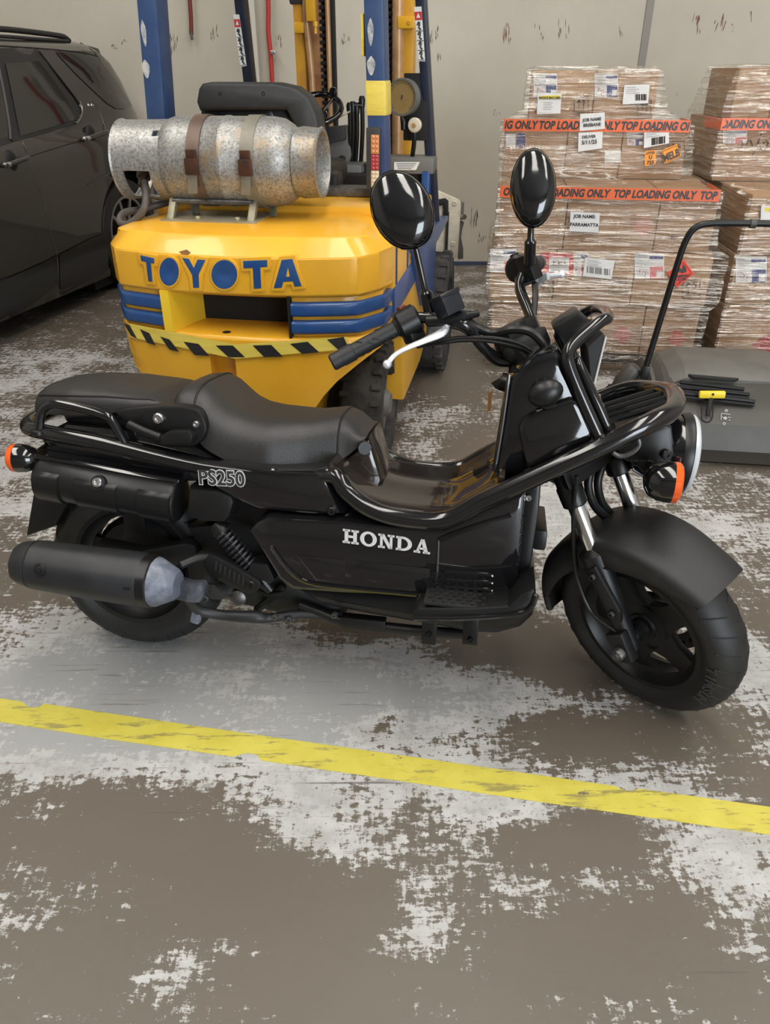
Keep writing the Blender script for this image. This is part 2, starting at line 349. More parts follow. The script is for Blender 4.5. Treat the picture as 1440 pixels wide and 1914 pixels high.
# hoses hanging on the wall
mh = mat('red_hose_rubber', (0.42, 0.03, 0.025), 0.4)
q = [on_depth(*a, Y1 - 0.05) for a in ((500, -60), (502, 20), (502, 60), (506, 100), (509, 150), (510, 230), (512, 330))]
h = empty('air_hose', (q[0].x, Y1, 0), 'long bright red air hose running down the back wall beside the pale joint strip', 'hose')
off = V(h.location)
B().tube([p - off for p in q], 0.016, 10, 4).put('hose', mh, h)
p = on_depth(511, 98, Y1 - 0.06) - off; B().box(p, (0.035, 0.05, 0.022), bev=0.004).put('clip', M['steel'], h)
q = [on_depth(*a, Y1 - 0.05) for a in ((352, -60), (355, 0), (357, 30), (358, 62))]
h = empty('air_line', (q[0].x, Y1, 0), 'short dark red air line ending in a fitting between wall and left blue post', 'hose')
off = V(h.location); mh2 = mat('dark_red_hose_rubber', (0.16, 0.02, 0.02), 0.45)
B().tube([p - off for p in q], 0.014, 10, 4).put('hose', mh2, h)
p2 = q[-1] - off; B().lathe(p2 + V((0, 0, .02)), (0, 0, -1), [(0, .014), (.03, .014), (.03, .009), (.06, .009)], 10).put('fitting', M['darksteel'], h)
# ================================================================ the motor scooter
g_r, g_f = on_ground(278, 1193), on_ground(1288, 1308)
e1 = (g_f - g_r).normalized(); nr = V((e1.y, -e1.x, 0)); LEAN = R(10.5)
s_up = V((0, 0, 1)) * math.cos(LEAN) - nr * math.sin(LEAN); s_left = -(nr * math.cos(LEAN) + V((0, 0, 1)) * math.sin(LEAN))
SF = Frame(g_r, e1, s_left, s_up)
sco = empty('motor_scooter', SF, 'glossy black motor scooter leaning on its stand in front of the yellow forklift', 'scooter')
def sc(px, py, lat): return SF.aty(px, py, -lat)
def s2(pts, lat): return [(q.x, q.z) for q in (sc(px, py, lat) for px, py in pts)]
def mir(p): return V((p.x, -p.y, p.z))
def smooth2(pts, k=4): return [tuple(q) for q in spline([V((a, b, 0)) for a, b in pts], k, True)[0]]
def sm(pts, k=4): return [(q[0], q[1]) for q in smooth2(pts, k)]
def slab(b, out, ys):
    return b.loft([[V((x, y, z)) for x, z in inset(out, i)] for y, i in ys])
def body(name, px, lat, inner, mat_, parent=sco, r=0.012, smooth=0, both=False, ang=38):
    """a moulded panel: outline seen from the right side at lateral distance lat, with rounded edges, running in to inner"""
    out = s2(px, lat)
    if smooth: out = sm(out, smooth)
    b = B(); ys = [(-lat, r), (-lat + r * .3, r * .3), (-lat + r, 0)]
    ys += [(lat - r, 0), (lat - r * .3, r * .3), (lat, r)] if both else [(-inner, 0)]
    slab(b, out, ys); return b.put(name, mat_, parent, ang)

# --- steering frame (turned towards the camera) and what it carries
RAKE, TURN, FOFF, FD = R(25.8), R(45), 0.068, 0.079
rk_ax = V((-math.sin(RAKE), 0, math.cos(RAKE))); rk_fw = V((math.cos(RAKE), 0, math.sin(RAKE)))
t_base = V((1.313, 0, 0.238)) - rk_fw * FOFF
t_fw = rk_fw * math.cos(TURN) + V((0, -1, 0)) * math.sin(TURN); t_left = rk_ax.cross(t_fw)
m3 = SF.matrix().to_3x3()
TFW = Frame(SF.matrix() @ t_base, m3 @ t_fw, m3 @ t_left, m3 @ rk_ax)
def T(f, l, h): return t_base + t_fw * f - t_left * l + rk_ax * h
def st(px, py, l): q = TFW.aty(px, py, -l); return T(q.x, -q.y, q.z)
t_right = -t_left

# ---- wheels
def wheel(name, c, ax, fd, up_, Rt, wt, label=None):
    wl = bpy.data.objects.new(name, None); C.objects.link(wl); wl.parent = sco
    if label: wl['label'] = label
    prof = []
    rr, ri = Rt, Rt * 0.69; hw = wt / 2
    for q in range(-70, 71, 14): prof.append((hw * math.sin(R(q)) / math.sin(R(70)), rr - hw * .95 * (1 - math.cos(R(q)))))
    prof += [(hw * 1.0, rr - .052), (hw * .92, ri + .012), (hw * .8, ri), (-hw * .8, ri), (-hw * .92, ri + .012), (-hw * 1.0, rr - .052)]
    b = B(); b.ring(c, ax, prof, 64)
    ty = b.put('tyre', M['rubber'], wl, 50)
    # tread grooves: curved sipes laid over the crown
    b = B()
    for k in range(30):
        a0 = 2 * math.pi * k / 30
        for sd in (1, -1):
            pts = []
            for j in range(5):
                q = R(10 + j * 13); a = a0 + (0.105 if sd < 0 else 0) + j * 0.028
                rad = rr - hw * .95 * (1 - math.cos(q)) - .0012; hh = sd * hw * math.sin(q) / math.sin(R(70))
                pts.append(V(c) + ax * hh + (fd * math.cos(a) + up_ * math.sin(a)) * rad)
            b.tube(pts, .0025, 5)
    b.put('tread_groove', M['black'], ty)
    # rim
    b = B(); b.ring(c, ax, [(hw * .8, ri), (hw * .8, ri - .012), (hw * .45, ri - .02), (hw * .3, ri - .032), (-hw * .3, ri - .032), (-hw * .45, ri - .02), (-hw * .8, ri - .012), (-hw * .8, ri)], 56)
    for k in range(5):
        a = 2 * math.pi * k / 5 + 0.35
        d1 = fd * math.cos(a) + up_ * math.sin(a); d2 = -fd * math.sin(a) + up_ * math.cos(a)
        C_ = V(c); o1 = ri - .025
        for dep, ww in ((0.022, 1.0),):
            pts = [C_ + d1 * .03 - d2 * .058, C_ + d1 * .085 - d2 * .032, C_ + d1 * (o1 + .01) - d2 * .027, C_ + d1 * (o1 + .01) + d2 * .027, C_ + d1 * .085 + d2 * .032, C_ + d1 * .03 + d2 * .058]
            b.prism([p - ax * (dep / 2 - .008) for p in pts], ax * dep, .005)
    b.lathe(V(c) - ax * .035, ax, [(0, .062), (.048, .062), (.054, .057), (.056, .036), (.062, .034), (.062, 0)], 28)
    b.put('rim', M['castblack'], wl)
    return wl
s_ax = V((0, -1, 0))
wr = wheel('rear_wheel', V((0.0, 0, 0.238)), s_ax, V((1, 0, 0)), V((0, 0, 1)), .238, .125)
fc = T(FOFF, 0, 0)
t_upw = t_fw.cross(t_left)   # in the wheel plane
wf = wheel('front_wheel', fc, t_right, t_fw, rk_ax, .236, .115)
# brake disc on the far side of the front wheel
b = B(); b.ring(fc + t_left * .06, t_left, [(0, .115), (.004, .115), (.004, .075), (0, .075)], 40); b.put('brake_disc', M['darksteel'], wf)
b = B()
for k in range(24):
    a = 2 * math.pi * k / 24; b.lathe(fc + t_left * .0595 + (t_fw * math.cos(a) + rk_ax * math.sin(a)) * .097, t_right, [(0, .005), (.001, .005)], 8)
b.put('disc_hole', M['black'], wf)
# raised maker's word on the front tyre wall
lm = mat('raised_rubber_letter', (0.03, 0.03, 0.03), 0.5)
for i, ch in enumerate('TIMSUN'):
    a = R(-19 - i * 6.2)          # reads round the lower front of the tyre
    d = t_fw * math.cos(a) + rk_ax * math.sin(a); tng = (t_fw * math.sin(a) - rk_ax * math.cos(a))
    text_mesh(ch, .030, fc + d * .185 + t_right * .0590, tng, d, wf, lm, 'raised_letter', .001, .0012, align='CENTER')

# ---- fork
def fork(sign):
    f = bpy.data.objects.new('fork_leg', None); C.objects.link(f); f.parent = sco
    l = FD * sign
    b = B(); b.lathe(T(FOFF, l, -.025), rk_ax, [(0, .012), (.0, .020), (.02, .023), (.10, .022), (.13, .026), (.22, .029), (.228, .027), (.229, .033), (.258, .034), (.262, .030), (.272, .02)], 24)
    b.put('slider', M['castblack'], f)
    b = B(); b.lathe(T(FOFF, l, .24), rk_ax, [(0, .0195), (.30, .0195)], 24); b.put('stanchion', M['chrome'], f)
    b = B(); b.lathe(T(FOFF, l, .352), rk_ax, [(0, .024), (.004, .028), (.045, .029), (.05, .026), (.12, .026)], 24); b.put('fork_cap', M['satin'], f)
    return f
fR, fL = fork(1), fork(-1)
b = B(); b.prism([T(FOFF - .012, FD + .022, .205), T(FOFF + .022, FD + .022, .215), T(FOFF + .045, FD + .022, .10), T(FOFF + .034, FD + .022, .07), T(FOFF + .008, FD + .022, .10)], t_right * .014, .004)
b.bolt(T(FOFF + .008, FD + .038, .19), t_right, .009); b.bolt(T(FOFF + .022, FD + .038, .095), t_right, .009); b.put('fender_stay', M['castblack'], fR)
b = B(); b.prism([T(FOFF - .03, FD + .008, .03), T(FOFF + .022, FD + .008, .04), T(FOFF + .024, FD + .008, -.04), T(FOFF - .012, FD + .008, -.045)], t_right * .028, .006); b.put('axle_lug', M['castblack'], fR)
b = B(); b.bolt(T(FOFF + .002, FD + .042, -.012), t_right, .015, .010); b.lathe(T(FOFF + .002, FD + .045, -.012), t_right, [(0, .009), (.014, .009), (.014, 0)], 12); b.put('axle_nut', M['darksteel'], fR)
b = B(); b.lathe(fc - t_right * .09, t_right, [(0, .011), (.18, .011)], 16); b.lathe(fc + t_right * .03, t_right, [(0, .026), (.012, .026), (.012, .02), (.022, .022), (.022, .017), (.034, .019), (.04, .014)], 20); b.put('axle', M['castblack'], wf)
# steering head between the fork and the bars, with the lower bridge
b = B(); b.lathe(T(0, 0, .40), rk_ax, [(0, .03), (.36, .03)], 16); b.prism([T(FOFF + .035, FD + .035, .40), T(FOFF + .035, -FD - .035, .40), T(-.03, -.05, .40), T(-.03, .05, .40)], rk_ax * .05, .008); b.put('steering_head', M['satin'], sco)

# ---- front fender
b = B(); rows = []
for k in range(29):
    a = R(26 + 142 * k / 28); d = t_fw * math.cos(a) + rk_ax * math.sin(a); tt = k / 28
    hw = .082 + .012 * math.sin(math.pi * tt); rad = .256 + .012 * math.sin(math.pi * tt) + (.012 if tt < .1 else 0) * (1 - tt / .1)
    skirt = .016 + .052 * max(0, math.sin(math.pi * min(1, max(0, (tt - .02) / .9)))) ** .7
    ring = []
    for lat_, dr in ((-1, -skirt), (-1.0, -.018), (-.94, -.007), (-.8, 0.001), (-.4, .006), (0, .008), (.4, .006), (.8, .001), (.94, -.007), (1.0, -.018), (1, -skirt)):
        ring.append(fc + t_right * (lat_ * hw) + d * (rad + dr))
    for lat_, dr in ((.94, -skirt), (.9, -.018), (.4, -.002), (0, 0), (-.4, -.002), (-.9, -.018), (-.94, -skirt)):
        ring.append(fc + t_right * (lat_ * hw) + d * (rad + dr - .006))
    rows.append(ring)
b.loft(rows); b.put('front_fender', M['matte'], sco, 50)

# ---- main tubes
def tube_loop(name, right_px, rear, r, mat_=M['tubeblack'], n=14):
    Rr = [sc(x, y, l) for x, y, l in right_px]; mid = [] if rear is None else [rear]
    pts = Rr + mid + [mir(p) for p in Rr[::-1]]
    return B().tube(pts, r, n, 6).put(name, mat_, sco, 60)
pr = [(520, 888, .165), (380, 872, .172), (200, 830, .172), (95, 810, .165), (52, 797, .125)]
q = sc(52, 797, .125); tube_loop('rear_rack_tube', pr, V((q.x - .022, 0, q.z + .006)), .0185)
pf = [(560, 900, .15), (622, 888, .17), (650, 920, .182), (690, 949, .19), (745, 968, .195), (830, 972, .20), (900, 938, .20), (1000, 892, .20), (1130, 832, .20), (1215, 790, .18), (1258, 766, .115)]
q = sc(1258, 766, .115); tube_loop('frame_tube', pf, V((q.x + .020, 0, q.z + .012)), .0205)
# front hoop: two bars each side
ph = [(1128, 832, .185), (1096, 762, .18), (1066, 690, .175), (1062, 660, .17), (1082, 634, .155), (1122, 602, .13), (1136, 594, .10)]
q = sc(1136, 594, .10); tube_loop('front_hoop', ph, V((q.x + .006, 0, q.z + .004)), .0125)
ph = [(1146, 822, .165), (1112, 745, .16), (1086, 690, .15), (1078, 672, .14)]
for sgn in (1, -1):
    pts = [sc(x, y, l) for x, y, l in ph]; pts = pts if sgn == 1 else [mir(p) for p in pts]
    B().tube(pts, .011, 12, 5).put('hoop_brace', M['tubeblack'], sco, 60)
# grab rails
for sgn in (1, -1):
    pts = [sc(x, y, .172) for x, y in ((72, 806), (78, 770), (92, 757), (110, 755), (160, 765), (196, 776), (212, 790), (238, 835))]
    pts = pts if sgn == 1 else [mir(p) for p in pts]
    gr = B().tube(pts, .0105, 12, 5).put('grab_rail', M['tubeblack'], sco, 60)
    b = B()
    for p in (pts[0], pts[-1]): b.lathe(p - V((0, 0, .006)), V((0, 0, 1)), [(0, .018), (.008, .018), (.011, .013)], 14)
    b.put('rail_foot', M['satin'], gr)

# ---- seats
def interp(tab, x):
    if x <= tab[0][0]: return tab[0][1]
    for (a, u), (c, v) in zip(tab, tab[1:]):
        if x <= c: return u + (v - u) * (x - a) / (c - a)
    return tab[-1][1]
def seat_loft(name, top_px, ltop, bot_px, lbot, wid, x0, x1, k=30, p=.55, endr=.02):
    tp = sorted(s2(top_px, ltop)); bt = sorted(s2(bot_px, lbot)); rows = []
    for i in range(k + 1):
        t = i / k; x = x0 + (x1 - x0) * t
        e = 1 - max(0, (endr - min(x - x0, x1 - x)) / endr) ** 2 * .45
        zt, zb, hw = interp(tp, x), interp(bt, x), interp(wid, x) * (0.75 + .25 * e)
        zt = zb + (zt - zb) * e; ring = []
        for j in range(19):
            q = math.pi * j / 18; cs, sn = math.cos(q), math.sin(q)
            ring.append(V((x, -hw * math.copysign(abs(cs) ** p, cs), zb + (zt - zb) * abs(sn) ** .62)))
        rows.append(ring)
    b = B(); b.loft(rows); return b.put(name, M['seat'], sco, 60), rows
top = [(335, 742), (352, 716), (385, 700), (412, 698), (432, 706), (450, 724), (468, 740), (492, 752), (530, 760), (600, 764), (650, 758), (672, 765), (694, 788)]
bot = [(330, 780), (388, 836), (440, 866), (520, 878), (600, 880), (640, 864), (668, 840), (690, 815)]
sx = [sc(x, y, -.03).x for x, y in ((345, 725), (690, 790))]
w0 = sc(345, 720, 0).x
main_seat, rows = seat_loft('rider_seat', top, -.04, bot, .14, [(w0, .135), (w0 + .12, .155), (w0 + .25, .15), (w0 + .33, .12), (w0 + .42, .095)], w0 + .02, sc(697, 792, 0).x, 36)
for i_ in (31, 5): B().tube([p for p in rows[i_]], .0028, 6).put('seat_piping', M['black'], main_seat)
top = [(95, 735), (120, 710), (150, 699), (200, 697), (260, 700), (340, 713), (370, 730)]
bot = [(90, 775), (160, 775), (230, 768), (300, 760), (345, 775)]
pil, rows = seat_loft('pillion_seat', top, -.05, bot, .13, [(sc(100, 740, 0).x, .11), (sc(180, 740, 0).x, .14), (sc(300, 740, 0).x, .145), (sc(370, 740, 0).x, .12)], sc(100, 745, .02).x, sc(352, 745, .02).x, 30)
b = B(); rr_ = []
for j in (3, 15): rr_.append([rows[i][j] for i in range(2, 28)])
b.tube(rr_[0], .0025, 6); b.put('seat_piping', M['black'], pil)
# under-seat tail body and pillion hinge bracket
body('tail_body', [(70, 815), (120, 790), (220, 800), (330, 812), (395, 850), (470, 880), (470, 900), (365, 905), (330, 905), (200, 868), (85, 850)], .145, 0, M['gloss'], both=True, r=.02)
body('pillion_base', [(112, 772), (230, 770), (330, 755), (390, 770), (470, 862), (400, 870), (240, 835), (120, 790)], .115, 0, M['satin'], both=True, r=.015)
hb = body('hinge_bracket', [(213, 770), (285, 760), (340, 759), (370, 767), (384, 788), (386, 808), (374, 827), (350, 837), (298, 834), (262, 806)], .165, .10, M['satin'], r=.008, smooth=3)
b = B(); b.bolt(sc(297, 782, .168), s_ax, .013, .008); b.put('bracket_bolt', M['steel'], hb)
b = B(); b.bolt(sc(367, 793, .168), s_ax, .008, .006); b.put('bracket_bolt', M['steel'], hb)
b = B(); b.tube([sc(x, y, .182) for x, y in ((241, 793), (268, 806), (300, 818))], .0105, 10); 
b.prism([sc(x, y, .195) for x, y in ((298, 815), (316, 806), (352, 806), (360, 816), (358, 830), (298, 832))], (0, .03, 0), .006); b.put('folded_footpeg', M['satin'], hb)

# ---- body panels
sp = body('side_panel', [(365, 866), (430, 868), (520, 880), (600, 884), (612, 902), (642, 965), (590, 966), (540, 962), (480, 955), (440, 938), (400, 915), (366, 895)], .188, 0, M['gloss'], both=True, r=.02)
b = B(); b.bolt(sc(620, 955, .188), s_ax, .010); b.put('panel_bolt', M['satin'], sp)
pz = sc(372, 904, .189); px_ = sc(468, 909, .189) - pz
text_mesh('PS250', .0475, pz, px_, V((0, 0, 1)), sp, M['lettergrey'], 'lettering', .0006, .0030, 0.0, sx=.93)
text_mesh('PS250', .0475, pz + V((0, -.0012, 0)), px_, V((0, 0, 1)), sp, M['letterdark'], 'lettering_core', .0004, .0009, 0.0, sx=.93)
hc = body('lower_side_cover', [(462, 992), (478, 975), (500, 965), (560, 970), (640, 973), (740, 984), (830, 988), (900, 952), (985, 916), (980, 960), (968, 1105), (900, 1112), (800, 1118), (640, 1112), (580, 1108), (545, 1105), (520, 1085), (490, 1035)], .205, 0, M['gloss'], both=True, r=.016)
def trim_line(pts, lat, r, mat_=M['gloss'], name='cover_rib', par=hc): return B().tube([sc(x, y, lat) for x, y in pts], r, 8, 3).put(name, mat_, par)
trim_line([(508, 1022), (540, 1065), (575, 1088), (640, 1098), (800, 1113)], .204, .006)
trim_line([(822, 1008), (880, 985), (955, 962)], .204, .006); trim_line([(820, 1008), (818, 1060), (815, 1105)], .204, .004)
trim_line([(820, 1055), (890, 1062), (955, 1058)], .204, .004)
for pts in ([(552, 1036), (648, 1046), (646, 1092), (590, 1086)], [(660, 1046), (806, 1062), (803, 1108), (658, 1092)]):
    out = s2(pts, .206); b = B(); slab(b, out, [(-.2085, .008), (-.206, .002), (-.19, 0)]); b.put('cover_inset', M['gloss'], hc)
for k in range(3):
    y = 1068 + k * 14; trim_line([(832, y), (870, y + 3), (915, y + 6), (921, y + 11)], .204, .0045)
# lettering on the cover, slab serifs
def slab_word(word, org, xd, yd, hgt, wid, gap, par, mat_, ydir):
    def rect(x0, y0, x1, y1): return [(x0, y0), (x1, y0), (x1, y1), (x0, y1)]
    s = .2; G = {
        'H': [rect(.12, 0, .34, 1), rect(.66, 0, .88, 1), rect(.3, .42, .7, .58), rect(0, 0, .46, .15), rect(.54, 0, 1, .15), rect(0, .85, .46, 1), rect(.54, .85, 1, 1)],
        'N': [rect(.12, 0, .28, 1), rect(.72, 0, .88, 1), [(.12, 1), (.36, 1), (.88, 0), (.66, 0)], rect(0, 0, .42, .14), rect(.58, .86, 1, 1), rect(0, .86, .3, 1)],
        'A': [[(.1, 0), (.26, 0), (.56, 1), (.42, 1)], [(.66, 0), (.9, 0), (.62, 1), (.4, 1)], rect(.25, .26, .72, .4), rect(0, 0, .4, .14), rect(.56, 0, 1, .14)],
        'D': [rect(.1, 0, .32, 1), rect(0, 0, .4, .15), rect(0, .85, .4, 1)]}
    x = 0
    for ch in word:
        b = B(); polys = G.get(ch, [])
        def pt(u, v, d): return org + xd * (x + u * wid) + yd * (v * hgt) + ydir * d
        for p in polys: b.prism([pt(u, v, 0) for u, v in p], ydir * .0012)
        if ch in 'OD':
            oo, ii = [], []
            for j in range(33):
                q = 2 * math.pi * j / 32 if ch == 'O' else -math.pi / 2 + math.pi * j / 32
                if ch == 'O': oo.append((.5 + .52 * math.cos(q), .5 + .53 * math.sin(q))); ii.append((.5 + .27 * math.cos(q), .5 + .37 * math.sin(q)))
                else: oo.append((.38 + .6 * max(0, math.cos(q)), .5 + .5 * math.sin(q))); ii.append((.38 + .35 * max(0, math.cos(q)), .5 + .35 * math.sin(q)))
            b.loft([[pt(*o_, 0), pt(*o_, .0012), pt(*i_, .0012), pt(*i_, 0)] for o_, i_ in zip(oo, ii)])
        b.put('cover_letter', mat_, par, smooth=False); x += wid + gap
o0 = sc(641, 1014, .2062); x0_ = sc(804, 1036, .2062) - o0; Lw = x0_.length
slab_word('HONDA', o0, x0_.normalized(), V((0, 0, 1)), .033, Lw * .185, Lw * .019, hc, M['lettergrey'], V((0, -1, 0)))

# floor board and front leg shield
rows = []
prof = s2([(612, 872), (640, 905), (668, 928), (700, 944), (760, 956), (832, 960), (880, 940), (930, 908), (945, 880)], .17)
for x, z in [tuple(q)[:2] for q in spline([V((a, c, 0)) for a, c in prof], 4)[0]]:
    rows.append([V((x, y, z + dz)) for y, dz in ((-.185, -.012), (-.17, 0), (-.15, .004), (-.06, .004), (-.05, .010), (.05, .010), (.06, .004), (.15, .004), (.17, 0), (.185, -.012))])
fb = B().grid(rows, .012).put('floor_board', M['floorpan'], sco, 40)
b = B()
for (px, py, l) in ((812, 938, .09), (828, 922, -.01)):
    p = sc(px, py, l); b.box(p + V((0, 0, .002)), (.075, .06, .010), bev=.003); b.box(p + V((.05, 0, .002)), (.03, .045, .010), bev=.003)
b.put('foot_mat', M['satin'], fb)
body('seat_support', [(600, 880), (640, 860), (668, 838), (690, 815), (700, 850), (715, 900), (690, 948), (640, 915)], .085, 0, M['floorpan'], both=True, r=.02)
b = B(); b.lathe(sc(678, 832, .085), s_ax + V((.4, 0, 0)), [(0, .010), (.012, .010), (.012, .015), (.028, .015), (.028, 0)], 14); b.put('seat_knob', M['satin'], sco)
ls = body('leg_shield', [(1002, 662), (1044, 652), (1060, 682), (1140, 812), (1060, 858), (985, 890), (938, 892), (920, 886), (928, 830), (938, 770), (950, 705)], .168, 0, M['gloss'], both=True, r=.022)
body('leg_shield_pocket', [(968, 800), (978, 782), (1010, 764), (1068, 744), (1082, 750), (1112, 812), (1108, 828), (1050, 856), (995, 880), (984, 876)], .184, .15, M['gloss'], ls, r=.012)
trim_line([(952, 700), (940, 790), (925, 880)], .168, .004, M['gloss'], 'shield_rib', ls)
b = B(); p = sc(1020, 735, .20); b.ball(p, .036, .02, .026, Matrix.Rotation(R(-25), 3, 'Y')); b.lathe(p + V((.008, .03, -.018)), V((-.15, -1, .3)), [(0, .018), (.03, .022)], 14); b.put('helmet_hook', M['satin'], ls)
# hook on the floor side of the shield, ignition key
b = B(); b.prism([sc(x, y, .05) for x, y in ((883, 880), (910, 868), (915, 890), (888, 905))], (0, .07, 0), .005); b.put('bag_hook', M['satin'], ls)
b = B(); p = sc(934, 714, .06); b.lathe(p + V((.05, 0, -.01)), V((-1, 0, .25)), [(0, .02), (.05, .02), (.052, .012)], 14); b.put('ignition_lock', M['satin'], ls)
k_ = b = B(); b.prism([sc(x, y, .06) for x, y in ((918, 716), (936, 706), (940, 720), (928, 728))], (0, .006, 0), .002); kb = b.put('ignition_key', M['black'], ls)
b = B(); b.prism([sc(x, y, .055) for x, y in ((913, 735), (921, 730), (918, 768), (911, 770))], (0, .003, 0)); b.put('key_tag', M['key'], kb)
# dark screen behind the hoop
out = s2([(1098, 648), (1126, 622), (1134, 630), (1112, 716), (1104, 712)], .12); b = B(); slab(b, out, [(-.12, .002), (-.118, 0), (.118, 0), (.12, .002)]); fs = b.put('front_screen', M['matte'], sco)
b = B(); b.tube([sc(x, y, .121) for x, y in ((1133, 630), (1112, 716))], .0022, 6); b.put('screen_edge', M['lettergrey'], fs)
# meter box
mb = body('meter_box', [(1034, 614), (1040, 606), (1078, 582), (1084, 582), (1106, 602), (1110, 612), (1108, 624), (1062, 648), (1054, 646)], .065, 0, M['satin'], both=True, r=.008)
b = B(); q = s2([(1046, 610), (1080, 588), (1098, 603), (1062, 628)], .0); p = [V((x, 0, z)) for x, z in q]; b.put('meter_lip', M['satin'], mb)

# ---- headlight
hl = bpy.data.objects.new('headlight', None); C.objects.link(hl); hl.parent = sco
hd_ = V((1, 0, -.03)).normalized(); hcn = sc(1274, 848, 0)
b = B(); b.lathe(hcn, hd_, [(-.11, .035), (-.10, .05), (-.05, .078), (-.012, .086), (.004, .088), (.008, .084)], 40); b.put('housing', M['gloss'], hl)
b = B(); b.ring(hcn, hd_, [(-.014, .0895), (.004, .0925), (.008, .0905), (.006, .078), (-.01, .08)], 40); b.put('rim_ring', M['satin'], hl)
b = B(); b.lathe(hcn, hd_, [(.004, .0885), (.013, .0895), (.019, .085), (.027, .06), (.031, .03), (.032, 0)], 40); b.put('lens', M['lens'], hl)
hs = body('headlight_stay', [(1150, 838), (1200, 806), (1240, 790), (1258, 800), (1262, 850), (1250, 876), (1215, 878), (1170, 862)], .095, 0, M['satin'], both=True, r=.01)
b = B(); b.prism([sc(x, y, .125) for x, y in ((1180, 860), (1222, 862), (1246, 886), (1222, 902), (1212, 892))], (0, .008, 0), .002); b.bolt(sc(1189, 865, .127), s_ax, .006); b.bolt(sc(1214, 865, .127), s_ax, .006); b.bolt(sc(1247, 850, .10), s_ax, .011); b.put('indicator_plate', M['satin'], hs)
b = B(); b.tube([sc(x, y, .17) for x, y in ((1146, 846), (1162, 853), (1182, 846), (1195, 832), (1192, 818))], .005, 8, 4); b.put('luggage_hook', M['darksteel'], hs)
# luggage shelf bars inside the front loop
for k, y in enumerate((-.07, -.02, .03, .08)):
    p0, p1 = sc(1150, 815, .19), sc(1252, 768, .12); B().tube([V((p0.x, y, p0.z + .004)), V((p1.x + .01, y, p1.z + .008))], .008, 8).put('rack_bar', M['tubeblack'], sco)

# ---- indicators
def indicator(px, py, lat, d, r, dome):
    o = bpy.data.objects.new('indicator', None); C.objects.link(o); o.parent = sco
    c = sc(px, py, lat); d = V(d).normalized()
    b = B(); b.lathe(c, d, [(-dome, .004), (-dome * .94, r * .42), (-dome * .75, r * .75), (-dome * .4, r * .95), (0, r), (.003, r)], 28); b.put('indicator_shell', M['gloss'], o)
    b = B(); b.lathe(c, d, [(.003, r * .99), (.014, r * .97), (.019, r * .85), (.022, r * .4), (.022, 0)], 28); b.put('indicator_lens', M['amber'], o)
    b = B(); b.tube([c - d * dome * .5, V((c.x - d.x * dome * .5, c.y * .55, c.z + .01))], .009, 10); b.put('indicator_stem', M['satin'], o)
indicator(1254, 901, .185, (1, -.05, -.02), .043, .055)
indicator(36, 856, .165, (-1, -.1, 0), .034, .05)
q = sc(1254, 901, .185)
# ---- rear fender flap, side boxes
body('rear_flap', [(72, 880), (100, 885), (130, 935), (103, 984), (48, 1003), (60, 930)], .075, 0, M['satin'], both=True, r=.006)
ca, cb2 = sc(80, 888, .148), sc(340, 934, .148); cax = (cb2 - ca).normalized(); cL = (cb2 - ca).length; RCS = .054
cz = (V((0, 0, 1)) - cax * cax.z).normalized(); cyy = V((0, -1, 0))
def casep(h, r, t): return ca + cax * h + cyy * (r * 1.05 * math.cos(t)) + cz * (r * math.sin(t))
b = B(); b.loft([[casep(h, r, 2 * math.pi * k / 40) for k in range(40)] for h, r in ((-.004, RCS - .016), (.0, RCS - .008), (.008, RCS - .002), (.014, RCS), (cL - .012, RCS), (cL - .004, RCS - .003), (cL, RCS - .010))]); sb = b.put('side_case', M['satin'], sco, 50)
b = B(); b.loft([[casep(h, RCS + .004, R(62)), casep(h, RCS + .008, R(70)), casep(h, RCS + .010, R(95)), casep(h, RCS - .004, R(110)), casep(h, RCS - .004, R(62))] for h in (-.004, cL + .002)], bev=.002); b.put('case_top', M['gloss'], sb)
for t0, t1 in ((.015, .21), (.31, .62), (.75, .985)):
    b = B(); lo, hi = -78, 34
    ang_ = [R(lo + (hi - lo) * k / 12) for k in range(13)]
    def pr_(h, e): return [casep(h, RCS + .0045 - (e if 0 < k < 12 else .006), a) for k, a in enumerate(ang_)] + [casep(h, RCS - .006, a) for a in ang_[::-1]]
    b.loft([pr_(cL * t0, .006), pr_(cL * t0 + .004, 0), pr_(cL * t1 - .004, 0), pr_(cL * t1, .006)]); b.put('case_pad', M['satin'], sb, 50)
b = B(); b.lathe(casep(cL * .49, RCS + .002, R(28)), V((0, -1, .45)), [(-.004, .019), (.004, .018), (.004, 0)], 16); b.put('lock_boss', M['satin'], sb)
b = B(); b.bolt(casep(cL * .49, RCS + .008, R(28)), V((0, -1, .45)), .012, .007); b.put('case_lock', M['steel'], sb)
body('battery_cover', [(350, 912), (405, 916), (432, 928), (438, 940), (430, 968), (418, 980), (345, 972)], .19, .06, M['satin'], r=.016)

